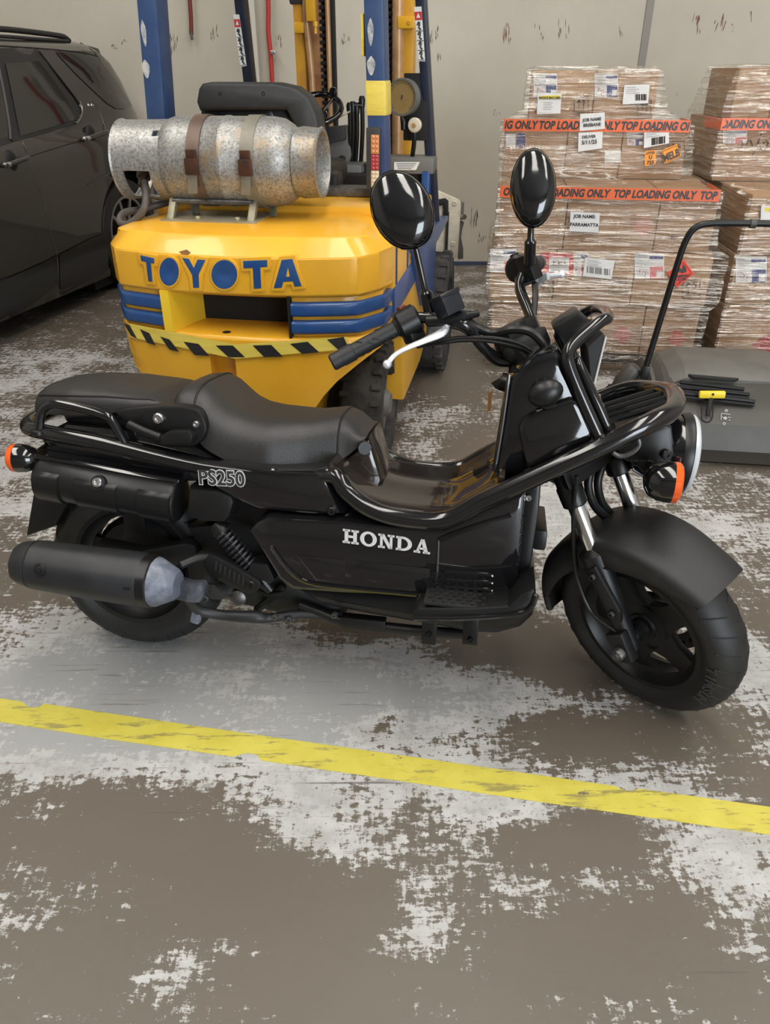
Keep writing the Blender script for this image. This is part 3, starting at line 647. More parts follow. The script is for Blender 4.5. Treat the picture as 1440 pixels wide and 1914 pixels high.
# ---- shock absorber, swing arm, engine
sh = bpy.data.objects.new('shock_absorber', None); C.objects.link(sh); sh.parent = sco
p0, p1, p2 = sc(412, 990, .16), sc(472, 1062, .16), sc(512, 1088, .16)
ax_ = (p1 - p0).normalized(); Lc = (p1 - p0).length; u_ = ax_.orthogonal().normalized(); w2 = ax_.cross(u_)
b = B(); b.tube([p0 + ax_ * (Lc * t / 90) + (u_ * math.cos(t * 2 * math.pi / 9) + w2 * math.sin(t * 2 * math.pi / 9)) * .0185 for t in range(91)], .0042, 6); b.put('coil_spring', M['spring'], sh)
b = B(); b.lathe(p0, ax_, [(-.02, .016), (0, .022), (.006, .022), (.006, .011), (Lc, .011), (Lc, .022), (Lc + .02, .020), (Lc + .07, .012)], 18); b.put('damper', M['satin'], sh)
b = B(); b.prism([sc(x, y, .185) for x, y in ((468, 1052), (500, 1055), (514, 1085), (505, 1092), (462, 1075))], (0, .05, 0), .004); b.put('damper_fork', M['satin'], sh)
body('swing_arm', [(180, 1015), (260, 1030), (345, 1015), (365, 1020), (368, 1036), (345, 1052), (270, 1085), (190, 1060)], .125, .085, M['castblack'], r=.008)
pb_ = body('peg_bracket', [(378, 1052), (388, 1040), (402, 1040), (484, 1086), (484, 1102), (470, 1110), (450, 1106), (390, 1075)], .19, .16, M['satin'], r=.005, smooth=2)
b = B()
for k in range(8): p = sc(404 + k * 8.5, 1058 + k * 4.8, .1905); b.box(p, (.006, .004, .024), Matrix.Rotation(R(8), 3, 'Y'), .0015)
b.put('bracket_slot', M['black'], pb_)
b = B(); b.bolt(sc(470, 1092, .192), s_ax, .010); b.put('bracket_bolt', M['satin'], pb_)
body('engine_case', [(345, 985), (430, 975), (500, 985), (545, 1090), (640, 1125), (640, 1160), (520, 1150), (430, 1130), (385, 1060)], .10, 0, M['castblack'], both=True, r=.02)
b = B(); b.lathe(sc(412, 1104, .15), V((-.3, -1, .3)), [(-.03, .022), (0, .022), (.02, .018), (.03, .018), (.03, 0)], 16); b.put('oil_filler', M['darksteel'], sco)
b = B(); b.lathe(sc(445, 1118, .14), s_ax, [(-.04, .02), (0, .02), (.006, .012), (.006, 0)], 16); b.bolt(sc(383, 1118, .15), s_ax, .010); b.put('drain_plug', M['darksteel'], sco)
b = B(); b.tube([sc(x, y, .12) for x, y in ((530, 1095), (505, 1120), (480, 1140))], .010, 8); b.tube([sc(x, y, .14) for x, y in ((470, 1098), (500, 1112), (528, 1108))], .006, 8); b.put('engine_link', M['satin'], sco)
body('inner_frame', [(425, 925), (560, 950), (642, 960), (645, 990), (480, 990), (420, 980), (360, 975)], .12, 0, M['satin'], both=True, r=.015)
B().lathe((0, .03, .238), s_ax, [(-.03, .125), (.03, .125), (.045, .11), (.05, .06)], 36).put('brake_drum', M['castblack'], wr)
# ---- exhaust
ex = bpy.data.objects.new('exhaust', None); C.objects.link(ex); ex.parent = sco
a0, a1 = sc(44, 1052, .25), sc(312, 1090, .25); axm = (a1 - a0).normalized(); Lm = (a1 - a0).length
def octring(h, r): 
    u = V((0, 0, 1)); u = (u - axm * u.dot(axm)).normalized(); v_ = axm.cross(u); out = []
    for k in range(32):
        q = 2 * math.pi * k / 32; f = 1.0 / max(abs(math.cos(((q + math.pi / 8) % (math.pi / 4)) - math.pi / 8)), .01); f = 1 + (f - 1) * .35
        out.append(a0 + axm * h + (u * math.cos(q) + v_ * math.sin(q)) * r * f)
    return out
b = B(); b.loft([octring(h, r) for h, r in ((-.012, .038), (-.008, .046), (.0, .050), (.03, .056), (.032, .053), (.036, .057), (Lm * .5, .060), (Lm - .055, .062), (Lm - .05, .060))]); b.put('muffler', M['muffler'], ex, 30)
b = B(); b.loft([octring(h, r) for h, r in ((Lm - .05, .061), (Lm - .03, .060), (Lm - .026, .056))]); b.put('muffler_band', M['satin'], ex, 30)
b = B(); b.loft([octring(h, r) for h, r in ((Lm - .03, .057), (Lm - .02, .056), (Lm + .022, .036), (Lm + .028, .03))]); b.put('muffler_cone', M['greymetal'], ex, 30)
for x, y in ((103, 1065), (262, 1090)):
    p = sc(x, y, .25); d = V((0, -1, .45)).normalized(); q0 = p + d * .0605
    b = B(); b.lathe(q0, d, [(-.01, .015), (.002, .015), (.003, .010), (-.003, .009), (-.003, .006), (.002, .005), (.002, 0)], 18); b.put('muffler_bolt', M['satin'], ex)
b = B(); b.tube([sc(x, y, l) for x, y, l in ((338, 1056, .22), (372, 1042, .19), (400, 1040, .165))], .011, 10, 3); b.put('muffler_hanger', M['castblack'], ex)
b = B(); b.prism([sc(x, y, .24) for x, y in ((322, 1086), (350, 1094), (376, 1094), (382, 1110), (372, 1130), (350, 1128), (322, 1122))], (0, .04, 0), .012); b.put('muffler_neck', worn('dark_grey_coating', (.035, .04, .05), (.09, .10, .12), .5, scale=25), ex)
b = B(); b.tube([sc(x, y, l) for x, y, l in ((350, 1112, .22), (372, 1140, .19), (420, 1150, .17), (478, 1153, .165), (505, 1155, .15), (560, 1148, .13), (640, 1152, .11))], [.013, .013, .013, .016, .012, .011, .011], 12, 4); b.put('exhaust_pipe', M['muffler'], ex)
b = B(); b.box(sc(368, 1150, .19), (.024, .02, .04), Matrix.Rotation(R(15), 3, 'Y'), .006); b.put('pipe_clamp', M['greymetal'], ex)
for x, y in ((514, 1153), (541, 1158), (625, 1150)): b = B(); b.bolt(sc(x, y, .16), s_ax, .008); b.put('pipe_bolt', M['darksteel'], ex)

# ---- under frame, belly and the right foot step
b = B(); b.tube([sc(x, y, .12) for x, y in ((560, 1130), (600, 1145), (640, 1160), (720, 1172), (800, 1180), (880, 1185))], .013, 10, 3); b.box(sc(680, 1163, .12), (.11, .03, .03), bev=.004); b.put('under_frame', M['satin'], sco)
body('belly_guard', [(540, 1096), (640, 1104), (800, 1108), (985, 1080), (1000, 1100), (1003, 1130), (996, 1160), (975, 1180), (930, 1192), (880, 1190), (800, 1175), (690, 1156), (600, 1138)], .15, 0, M['satin'], both=True, r=.03, ang=60)
fs_ = body('foot_step', [(770, 1146), (782, 1138), (880, 1138), (950, 1134), (975, 1110), (1000, 1100), (1003, 1128), (992, 1150), (945, 1158), (800, 1168), (776, 1164)], .285, .17, M['satin'], r=.008)
b = B(); b.tube([sc(x, y, .288) for x, y in ((774, 1156), (860, 1156), (950, 1150), (990, 1140), (1003, 1112))], .0055, 8, 3); b.put('step_edge', M['gloss'], fs_)
zt = sc(860, 1138, .285).z + .001; xa, xb = sc(790, 1140, .285).x, sc(945, 1136, .285).x
b = B(); b.box(((xa + xb) / 2, -.23, zt), (xb - xa, .095, .008), bev=.002)
for i in range(15):
    for j in range(6):
        if (i + j) % 2: continue
        b.box((xa + .015 + i * (xb - xa - .03) / 14, -.19 - j * .016, zt + .005), (.011, .006, .004), Matrix.Rotation(R(45), 3, 'Z'))
b.put('step_tread', M['matte'], fs_)
for x in (803, 880):
    b = B(); b.box(sc(x, 1178, .20), (.034, .02, .065), bev=.003); b.bolt(sc(x, 1186 if x < 850 else 1196, .213), s_ax, .007); b.put('step_bracket', M['satin'], fs_)
# radiator shroud ribs at the front of the lower body
rd = body('radiator_shroud', [(978, 915), (1012, 900), (1008, 960), (1000, 1010), (985, 1105), (962, 1108), (970, 1010)], .165, 0, M['satin'], both=True, r=.008)
b = B()
for k in range(8):
    x, y = 973 - k * 1.6, 962 + k * 18; b.tube([sc(x - 8, y - 4, .19), sc(x + 2, y + 3, .195), sc(x - 4, y + 9, .19)], .005, 7, 3)
b.put('shroud_rib', M['gloss'], rd); b = B(); b.bolt(sc(988, 930, .168), s_ax, .008); b.put('shroud_bolt', M['steel'], rd)
b = B(); b.box(sc(1008, 985, .0), (.03, .18, .05), bev=.008); b.put('horn_cover', M['satin'], rd)
# hoses in front of the steering head
for pts in ([(1110, 865, .05), (1100, 905, .06), (1112, 945, .05), (1140, 972, .02)], [(1130, 860, .02), (1118, 900, .03), (1126, 940, .02), (1150, 968, 0)]):
    B().tube([sc(x, y, l) for x, y, l in pts], .010, 10, 5).put('brake_hose', M['satin'], sco)
B().tube([st(x, y, FD + .02) for x, y in ((1078, 890), (1072, 960), (1074, 1040), (1082, 1090), (1110, 1150), (1160, 1185))], .0045, 8, 4).put('speedometer_cable', M['satin'], sco)

# ---- handlebar
hbp = bpy.data.objects.new('handlebar', None); C.objects.link(hbp); hbp.parent = sco
PB, HB, WB = -.182, .846, .316
def bar_pts(sg):
    mid = [st(*p) for p in ([(962, 668, .02), (935, 670, .05), (908, 654, .08), (886, 628, .105), (862, 604, .13)] if sg > 0 else [(1012, 655, -.02), (1003, 620, -.05), (988, 580, -.09), (972, 536, -.125)])]
    return mid + [T(-.07, .165 * sg, .853), T(PB + .07, (WB - .12) * sg, HB + .010), T(PB, WB * sg, HB)]
for sg in (1, -1): B().tube(bar_pts(sg), .0125, 12, 6).put('bar_tube', M['tubeblack'], hbp, 60)
b = B(); b.box(T(-.005, 0, .735), (.06, .09, .055), Matrix((t_fw, t_left, rk_ax)).transposed(), .01); b.lathe(T(0, 0, .66), rk_ax, [(0, .042), (.03, .042), (.045, .032), (.06, .03)], 18); b.put('bar_clamp', M['satin'], hbp)
for sg in (1, -1):
    g0, g1 = T(PB + .064, (WB - .11) * sg, HB + .009), T(PB - .004, (WB + .007) * sg, HB); gd = (g1 - g0).normalized(); L_ = (g1 - g0).length
    b = B(); b.lathe(g0, gd, [(-.004, .021), (0, .021), (.004, .0175), (L_ - .03, .0175), (L_ - .028, .0195), (L_, .0195)], 20)
    gp = b.put('grip', M['matte'], hbp)
    b = B(); b.lathe(g0, gd, [(L_, .0185), (L_ + .022, .0185), (L_ + .026, .015), (L_ + .026, 0)], 18); b.put('bar_end', M['darksteel'] if sg < 0 else M['muffler'], gp)
    b = B(); u = gd.orthogonal().normalized(); w2 = gd.cross(u)
    for k in range(14):
        q = 2 * math.pi * (k * .37); h = .01 + (k % 7) * .012
        b.tube([g0 + gd * (h + .012 * t) + (u * math.cos(q + t * .5) + w2 * math.sin(q + t * .5)) * .0176 for t in (0, .5, 1)], .0013, 5)
    b.put('grip_groove', M['black'], gp)
    sw = B(); c0 = T(PB + .078, (WB - .134) * sg, HB + .010); sw.lathe(c0 - gd * .026, gd, [(0, .026), (.006, .033), (.046, .033), (.052, .027)], 20); sw.box(c0 + t_fw * -.0 - rk_ax * .028, (.035, .04, .03), Matrix((t_fw, t_left, rk_ax)).transposed(), .006)
    so = sw.put('switch_housing', M['satin'], hbp)
    b = B(); b.box(c0 + rk_ax * .034 - t_fw * .004, (.014, .018, .008), Matrix((t_fw, t_left, rk_ax)).transposed(), .002); b.put('kill_switch', mat('red_brown_switch', (.16, .03, .015), .4) if sg > 0 else M['satin'], so)
rotT = Matrix((t_fw, t_left, rk_ax)).transposed()
# right side: master cylinder, lever, mirror
p = st(838, 570, .15); b = B(); b.box(p, (.040, .050, .040), rotT, .004); b.box(p + rk_ax * .021, (.044, .054, .009), rotT, .003); mc_ = b.put('brake_reservoir', mat('reservoir_body', (.012, .014, .02), .25), hbp)
b = B(); b.tube([st(x, y, l) for x, y, l in ((800, 600, .17), (835, 598, .15), (870, 590, .12))], .013, 10); b.lathe(st(866, 592, .12), T(0, -.1, 0) - T(0, 0, 0) + rk_ax * -.02, [(0, .011), (.02, .011), (.022, .008), (.04, .008)], 10); b.put('master_cylinder', M['satin'], hbp)
lv = [st(x, y, l) for x, y, l in ((836, 604, .14), (826, 622, .165), (796, 636, .20), (762, 650, .24), (738, 664, .275), (724, 681, .30))]
b = B(); b.tube(lv, [.008, .011, .0075, .006, .0055, .006], 10, 5, flat=.8); b.ball(lv[-1], .0095, n=14); b.prism([st(x, y, .15) for x, y in ((838, 596), (842, 610), (822, 628), (800, 632), (812, 606))], t_left * -.010, .003); b.put('brake_lever', M['lever'], hbp)
# left lever and its perch
lv = [st(x, y, l) for x, y, l in ((1000, 522, -.20), (1014, 516, -.24), (1032, 515, -.28), (1050, 513, -.315))]
b = B(); b.tube(lv, [.013, .009, .0075, .0075], 10, 4, flat=.8); b.ball(lv[-1], .0105, n=12); b.prism([st(x, y, -.20) for x, y in ((1000, 516), (1022, 510), (1024, 524), (1010, 530), (1003, 544), (996, 540))], t_left * .010, .002); b.put('rear_brake_lever', M['lever'], hbp)
b = B(); b.box(st(989, 500, -.155), (.040, .032, .062), rotT, .005); b.put('lever_perch', M['satin'], hbp)
def mirror(base, top, head, l, rx, rz, tilt):
    mo = bpy.data.objects.new('mirror', None); C.objects.link(mo); mo.parent = sco
    a, c, h = st(*base, l), st(*top, l), st(*head, l)
    b = B(); d = (c - a).normalized(); b.tube([a, a + d * .05], .0135, 14); b.tube([a + d * .05, a + d * .058, c], [.0115, .0075, .0068], 12); b.put('mirror_stem', M['tubeblack'], mo)
    b = B(); b.lathe(c - d * .012, d, [(0, .007), (.004, .013), (.02, .016), (.035, .02)], 14); b.put('mirror_joint', M['gloss'], mo)
    # shell is a dished oval facing the rear, its back to us
    nrm = (t_fw * 1.0 + t_right * .75 + rk_ax * .2).normalized(); up_ = (d - nrm * d.dot(nrm)).normalized(); up_ = Matrix.Rotation(tilt, 3, nrm) @ up_; sd = up_.cross(nrm)
    rings = []
    for k in range(9):
        t = k / 8; rr = math.cos(t * math.pi / 2) ** .55 if k < 8 else .02; hh = .030 * math.sin(t * math.pi / 2)
        rings.append([h + sd * (rx * rr * math.cos(q)) + up_ * (rz * rr * math.sin(q)) + nrm * hh for q in [2 * math.pi * j / 32 for j in range(32)]])
    rim = [[h + sd * (rx * s_ * math.cos(q)) + up_ * (rz * s_ * math.sin(q)) + nrm * hh for q in [2 * math.pi * j / 32 for j in range(32)]] for s_, hh in ((.94, -.004), (.99, -.006), (1.03, -.003), (1.02, 0.002))]
    b = B(); b.loft(rim + rings); b.put('mirror_shell', M['gloss'], mo, 50)
    b = B(); b.loft([[h + sd * (rx * .93 * math.cos(q)) + up_ * (rz * .93 * math.sin(q)) + nrm * hh for q in [2 * math.pi * j / 32 for j in range(32)]] for hh in (-.0065, -.005)]); b.put('mirror_glass', M['mirrorglass'], mo)
mirror((806, 590), (772, 440), (752, 393), .15, .060, .080, R(14))
mirror((990, 492), (994, 396), (997, 352), -.145, .048, .080, R(0))
# cables from the bars to the head
cbl = [[(866, 594, .11), (891, 612, .09), (922, 623, .07), (961, 616, .05), (996, 623, .03), (1023, 655, .02), (1030, 690, .01)], [(785, 643, .20), (832, 635, .16), (871, 631, .13), (930, 633, .09), (973, 643, .06), (1005, 662, .04)], [(840, 606, .14), (868, 614, .12), (896, 642, .10), (928, 676, .07), (962, 678, .04)],
       [(1000, 530, -.15), (1001, 556, -.12), (998, 590, -.09), (994, 630, -.05)], [(966, 520, -.14), (978, 556, -.11), (996, 600, -.07), (1012, 640, -.03)], [(780, 648, .2), (832, 640, .16), (873, 636, .13), (932, 640, .09), (980, 655, .05), (1012, 684, .03)]]
for c_, r_ in zip(cbl, (.0095, .0042, .0085, .007, .006, .0042)): B().tube([st(*p) for p in c_], r_, 9, 5).put('control_cable', M['satin'], hbp)
b = B(); b.box(st(985, 650, .0), (.06, .10, .06), rotT, .012); b.ball(st(965, 660, .03), .028); b.put('cable_boot', M['matte'], hbp)
# side stand under the far side, holding the lean
b = B(); b.tube([V((.55, .14, .20)), V((.52, .22, .10)), V((.50, .27, .062))], .012, 10); b.box(V((.50, .275, .058)), (.05, .04, .008), Matrix.Rotation(-LEAN, 3, 'X')); b.put('side_stand', M['satin'], sco)
# ================================================================ the forklift
FHD = R(10)
FF = Frame((-.47, 2.45, 0), (math.cos(FHD), -math.sin(FHD), 0), (math.sin(FHD), math.cos(FHD), 0), (0, 0, 1))
fk_ = empty('forklift', FF, 'yellow and blue forklift seen from behind with a gas bottle strapped on top', 'forklift')
def fk(px, py, d): return FF.aty(px, py, d)
def fs(px, py, w_): return FF.atx(px, py, w_)
def ypaint(name, col, col2):
    m = mat(name, col, 0.32, 0, 0.25); n = N(m); v = n.coord(); f = n.noise(v, 5, 8, .65)
    n.base(n.mix(n.ramp(f, .35, .7), col, col2)); n.bump(n.noise(v, 55, 3, .5), .10, .004); return m
M['yellow'] = ypaint('forklift_yellow', (0.78, 0.41, 0.028), (0.71, 0.35, 0.02))
M['mastyellow'] = worn('mast_yellow', (0.60, 0.30, 0.02), (0.45, 0.21, 0.03), .45, scale=6)
M['blue'] = worn('forklift_blue', (0.013, 0.062, 0.21), (0.026, 0.078, 0.21), 0.35, scale=7, bump=.05, coat=.2)
M['darkblue'] = worn('guard_dark_blue', (0.007, 0.011, 0.026), (0.012, 0.019, 0.04), 0.4, scale=7)
M['postblue'] = worn('post_blue', (0.026, 0.056, 0.145), (0.04, 0.075, 0.16), 0.45, scale=9, bump=.05)
M['rust'] = worn('brown_orange_steel', (0.38, 0.19, 0.07), (0.24, 0.10, 0.035), .5, scale=7)
M['copper'] = worn('tan_rod', (0.52, 0.31, 0.15), (0.40, 0.22, 0.10), .4, .2, scale=8)
M['seatgrey'] = worn('charcoal_plastic', (0.030, 0.030, 0.029), (0.038, 0.037, 0.036), .55, scale=30)
M['greyplastic'] = mat('grey_plastic', (0.13, 0.125, 0.115), .5)
M['cream'] = worn('cream_paint', (0.60, 0.54, 0.42), (0.48, 0.42, 0.31), .55, scale=14)
M['white'] = mat('white_sticker', (0.72, 0.71, 0.68), .5)
M['red'] = mat('red_sticker', (0.55, 0.03, 0.03), .5)
M['tape'] = worn('yellow_tape', (0.74, 0.58, 0.10), (0.66, 0.50, 0.08), .45, scale=8, stretch=(1, 1, 6), bump=.2)
M['hazblack'] = worn('hazard_black', (0.012, 0.012, 0.013), (0.02, 0.02, 0.02), .5, scale=12)
FC = -.03
fpr = [(0, 0), (.12, .003), (.24, .014), (.36, .045), (.405, .062), (.415, .070), (.475, .165), (.482, .185), (.49, .26)]
def front(w_): return interp(fpr, abs(w_ - FC)) if abs(w_ - FC) < .49 else .26
def frow(w0, w1, z, ins=0.0, n=36):
    return [V((w0 + (w1 - w0) * i / n, front(w0 + (w1 - w0) * i / n) + ins, z)) for i in range(n + 1)]
def fblock(b, levels, w0=-.52, w1=.46, D=.62, n=36, bev=.006):
    """levels: (z, inset[, w0, w1])"""
    rings = []
    for lv in levels:
        z, ins = lv[0], lv[1]; a, c = (lv[2], lv[3]) if len(lv) > 2 else (w0, w1)
        a2, c2 = (a + ins if a <= -.515 else a), (c - ins if c >= .455 else c)
        r_ = frow(a2, c2, z, ins, n); rings.append(r_ + [V((c2, D, z)), V((a2, D, z))])
    return b.loft(rings, bev=bev, ang=30)
b = B(); fblock(b, [(.728, .022), (.738, .003), (.742, 0), (.850, 0), (.856, .003), (.902, .060), (.906, .068), (.920, .16)], D=.70, bev=.003); cw = b.put('counterweight', M['yellow'], fk_, 17)
b = B(); fblock(b, [(.60, .022), (.73, .022)], .165, .46); fblock(b, [(.60, .022), (.73, .022)], -.52, -.245); b.box((FC, .5, .665), (.9, .36, .135)); cm = b.put('counterweight_middle', M['yellow'], fk_, 32)
b = B(); p = [V((-.245, .012, .60)), V((-.245, .012, .738)), V((-.195, .20, .738)), V((-.195, .20, .60))]; b.prism(p, (-.03, 0, 0)); b.put('opening_cheek', mat('bright_yellow_paint', (.80, .52, .03), .4), cm)
b = B(); b.box((FC + .01, .19, .668), (.40, .01, .138)); b.box((.16, .10, .668), (.008, .17, .138)); b.put('opening_back', M['black'], cm)
b = B(); fblock(b, [(.545, .008), (.555, 0), (.588, .0), (.598, .006), (.602, .02)]); b.put('rear_lip', M['yellow'], cm, 32)
for z0, z1 in ((.670, .716), (.612, .657)):
    for w0, w1 in ((.166, .46), (-.52, -.247)):
        b = B(); fblock(b, [(z0, .008), (z0 + .008, 0), (z1 - .008, 0), (z1, .008)], w0, w1, n=20); b.put('blue_band', M['blue'], cm, 32)
# tapering lower body, with the pocket below the lip
zl = [(.548, -.505, .445), (.50, -.475, .365), (.45, -.43, .305), (.40, -.385, .26), (.35, -.34, .225), (.28, -.30, .205), (.16, -.28, .20)]
b = B(); fblock(b, [(z, .006, a, -.125) for z, a, c in zl], D=.5, n=16, bev=0); fblock(b, [(z, .006, -.035, c) for z, a, c in zl], D=.5, n=16, bev=0)
fblock(b, [(.548, .07, -.125, -.035), (.40, .07, -.125, -.035), (.385, .006, -.125, -.035), (.16, .006, -.125, -.035)], D=.5, n=4, bev=0); b.put('lower_counterweight', M['yellow'], fk_, 32)
def face(px, py, off=-.0015):
    d = 0.05
    for _ in range(8): p = fk(px, py, d); d = front(p.x)
    return V((p.x, d + off, p.z))
def facequad(b, quad, off=-.002, n=6):
    """a flat shape on the curved rear face, subdivided across"""
    a, bb, c, d = [V((*q, 0)) for q in quad]
    rows = [[face(*(a.lerp(bb, i / n).lerp(d.lerp(c, i / n), j / 2)).to_2d(), off) for i in range(n + 1)] for j in range(3)]
    b.grid(rows)
hz = bpy.data.objects.new('hazard_tape', None); C.objects.link(hz); hz.parent = fk_
for quad in ([(231, 603), (243, 607), (257, 632), (246, 627)], [(262, 614), (280, 622), (292, 645), (276, 640)], [(300, 628), (318, 634), (336, 657), (318, 653)], [(344, 638), (372, 642), (393, 665), (365, 663)],
             [(404, 645), (436, 645), (459, 667), (428, 667)], [(473, 645), (508, 644), (530, 666), (495, 667)], [(543, 642), (576, 638), (598, 658), (566, 661)], [(612, 634), (643, 629), (653, 650), (632, 652)]):
    b = B(); facequad(b, quad, -.004); b.put('black_stripe', M['hazblack'], hz)
b = B(); facequad(b, [(228, 601), (440, 643), (440, 670), (246, 630)], -.0028, 14); facequad(b, [(440, 643), (650, 629), (655, 652), (440, 670)], -.0028, 14); b.put('yellow_backing', M['tape'], hz)
# the raised word on the rear face, each letter edged in yellow
def letter(polys, rings=()):
    b, y = B(), B()
    for p in polys:
        q = [face(*v, -.0080) for v in p]; b.prism(q, (0, .015, 0), .0012); c = sum((V((*v, 0)) for v in p), V()) / len(p)
        out = inset(p, -4.0); y.prism([face(*v, -.0068) for v in out], (0, .02, 0), .002)
    for cx, cy, rx, ry, core in rings:
        el = lambda s, o: [face(cx + (rx * s) * math.cos(t), cy + (ry * s) * math.sin(t), o) for t in [2 * math.pi * k / 36 for k in range(36)]]
        b.loft([el(1, .012), el(1, -.0080), el(.42, -.0080), el(.34, -.0062), el(.02, -.0058)]); y.loft([el(1.16, .01), el(1.12, -.0068), el(.98, -.0068)], caps=False)
    y.put('letter_edge', M['yellow'], lt); return b.put('counterweight_letter', M['blue'], lt)
lt = bpy.data.objects.new('lettering', None); C.objects.link(lt); lt.parent = cw
letter([[(264, 476), (290, 482), (290, 492), (284, 491), (287, 526), (279, 525), (275, 489), (266, 487)]])
letter([], [(318, 507, 18, 26, 1)])
letter([[(342, 481), (355, 483), (364, 500), (371, 484), (386, 485), (373, 512), (374, 537), (363, 537), (361, 513)]])
letter([], [(421, 512, 24, 27, 1)])
letter([[(456, 487), (501, 485), (501, 498), (488, 499), (490, 538), (476, 539), (474, 500), (457, 501)]])
letter([[(528, 485), (548, 483), (565, 534), (552, 535), (549, 525), (531, 526), (528, 537), (513, 538)]])
b = B(); b.poly([face(540 + 5 * dx, 507 + dy, -.0088) for dx, dy in ((-.7, 9), (.7, 9), (0, -8))]); b.put('letter_gap', M['yellow'], lt)
b = B(); b.poly([face(*q, -.003) for q in ((335, 470), (350, 466), (358, 472), (352, 477), (340, 475))]); b.put('paint_chip', M['rust'], cw)
b = B(); e = fk(422, 631, .02); b.lathe((e.x, .035, .6025), (0, 0, 1), [(0, .014), (.001, .014), (.001, 0)], 18); b.put('drain_hole', M['black'], cm)
# hood and side bodywork
b = B(); b.loft([[V((x, y, z)) for x, y in ((-.46, .45), (.40, .45), (.40, .95), (-.46, .95))] for z in (.90, .945)], bev=.015); b.put('engine_hood', M['yellow'], fk_)
b = B(); q = [fk(583, 390, .62), fk(600, 371, .62), fk(640, 371, .62), fk(665, 390, .62)]; b.prism(q, (0, .08, 0), .008); b.box(fk(675, 381, .6), (.07, .07, .018), bev=.005); b.put('hood_latch', M['yellow'], fk_)
b = B(); b.box((.13, .72, .962), (.42, .10, .03), bev=.004); b.put('hood_edge', M['darksteel'], fk_)
WS = .462
out = [fs(*q, WS) for q in ((700, 415), (700, 545), (728, 620), (752, 640), (752, 735), (766, 690), (800, 620), (812, 560), (800, 420))]
z_ = [(.26, .90), (.26, .60), (.40, .53), (.50, .47), (.53, .20), (1.02, .20), (1.22, .24), (1.35, .60), (1.30, .88)]
b = B(); b.prism([V((WS, d, z)) for d, z in z_], (-.9, 0, 0), .012); b.put('side_body', M['yellow'], fk_)
b = B(); b.prism([V((WS + .004, d, z)) for d, z in ((.262, .612), (1.05, .62), (1.16, .716), (.262, .716))], (-.03, 0, 0), .006); b.put('side_stripe', M['blue'], fk_)
b = B(); b.box((FC, .48, .36), (.80, .40, .46)); b.put('wheel_well', M['black'], fk_)
for dd in (.30, .56): b = B(); b.box((WS + .002, dd, .80), (.006, .012, .16)); b.put('panel_gap', M['blue'], fk_)
b = B(); b.prism([V((WS + .003, d, z)) for d, z in ((.62, .74), (.95, .74), (.98, .86), (.62, .86))], (-.02, 0, 0), .01); b.put('side_cover', M['yellow'], fk_)
# wheels
def flwheel(w_out, d, Rr, wid, sg):
    o = bpy.data.objects.new('wheel', None); C.objects.link(o); o.parent = fk_
    c = V((w_out - sg * wid, d, Rr)); ax = V((sg, 0, 0))
    b = B(); b.ring(c, ax, [(0, Rr - .02), (.012, Rr - .004), (wid * .5, Rr), (wid - .012, Rr - .004), (wid, Rr - .02), (wid, Rr * .60), (wid - .015, Rr * .58), (0, Rr * .58)], 48)
    for k in range(26):
        a = 2 * math.pi * k / 26
        for s_ in (0, 1):
            hh = wid * (.12 + .76 * s_); q = a + s_ * .12; b.box(c + ax * hh + V((0, math.cos(q), math.sin(q))) * (Rr - .004), (wid * .22, .022, .02), Matrix.Rotation(q + math.pi / 2 if False else q, 3, 'X'), .003)
    b.put('tyre', M['rubber_grey'], o, 45)
    b = B(); b.lathe(c, ax, [(0, Rr * .59), (wid - .03, Rr * .58), (wid - .035, Rr * .45), (wid - .05, Rr * .42), (wid - .05, Rr * .25), (wid - .01, Rr * .22), (wid + .005, Rr * .16), (wid + .005, 0)], 32)
    for k in range(6): a = 2 * math.pi * k / 6; b.bolt(c + ax * (wid - .048) + V((0, math.cos(a), math.sin(a))) * Rr * .34, ax, .012, .012)
    b.put('rim', M['greyplastic'], o)
flwheel(.425, .40, .238, .15, 1); flwheel(-.485, .40, .238, .15, -1); flwheel(.535, 1.55, .29, .18, 1); flwheel(-.595, 1.55, .29, .18, -1)
# blue frame at the front right, with the foot of the front post
b = B(); b.prism([fs(x, y, .49) for x, y in ((777, 458), (790, 440), (838, 403), (838, 413), (816, 456), (811, 556), (797, 572))], (-.09, 0, 0), .006); b.put('front_frame', M['blue'], fk_)
b = B(); b.loft([[V((x, y, z)) for x, y in ((fk(787, 380, 1.33).x, 1.33), (fk(801, 380, 1.33).x, 1.33), (fk(801, 380, 1.33).x, 1.42), (fk(787, 380, 1.33).x, 1.42))] for z in (.74, fk(790, 318, 1.33).z)], bev=.004); b.put('cowl_side', M['blue'], fk_)
p = fk(760, 312, 1.38); b = B(); b.box((p.x + .01, 1.40, p.z + .01), (.24, .14, .07), bev=.012); co = b.put('cowl_box', M['greyplastic'], fk_)
b = B(); q = [fk(x, y, 1.325) for x, y in ((737, 303), (785, 303), (778, 318), (737, 318))]; b.prism(q, (0, .004, 0)); b.put('cowl_label', M['white'], co)
b = B()
for k in range(4): b.tube([fk(741 + k, 305.5 + k * 3.2, 1.3235), fk(779 - k * 3, 305.5 + k * 3.2, 1.3235)], .0009, 5)
b.put('print_line', M['letterdark'], co)
b = B(); b.box((.25, 1.42, .86), (.30, .10, .26)); b.put('cowl_opening', M['black'], fk_)
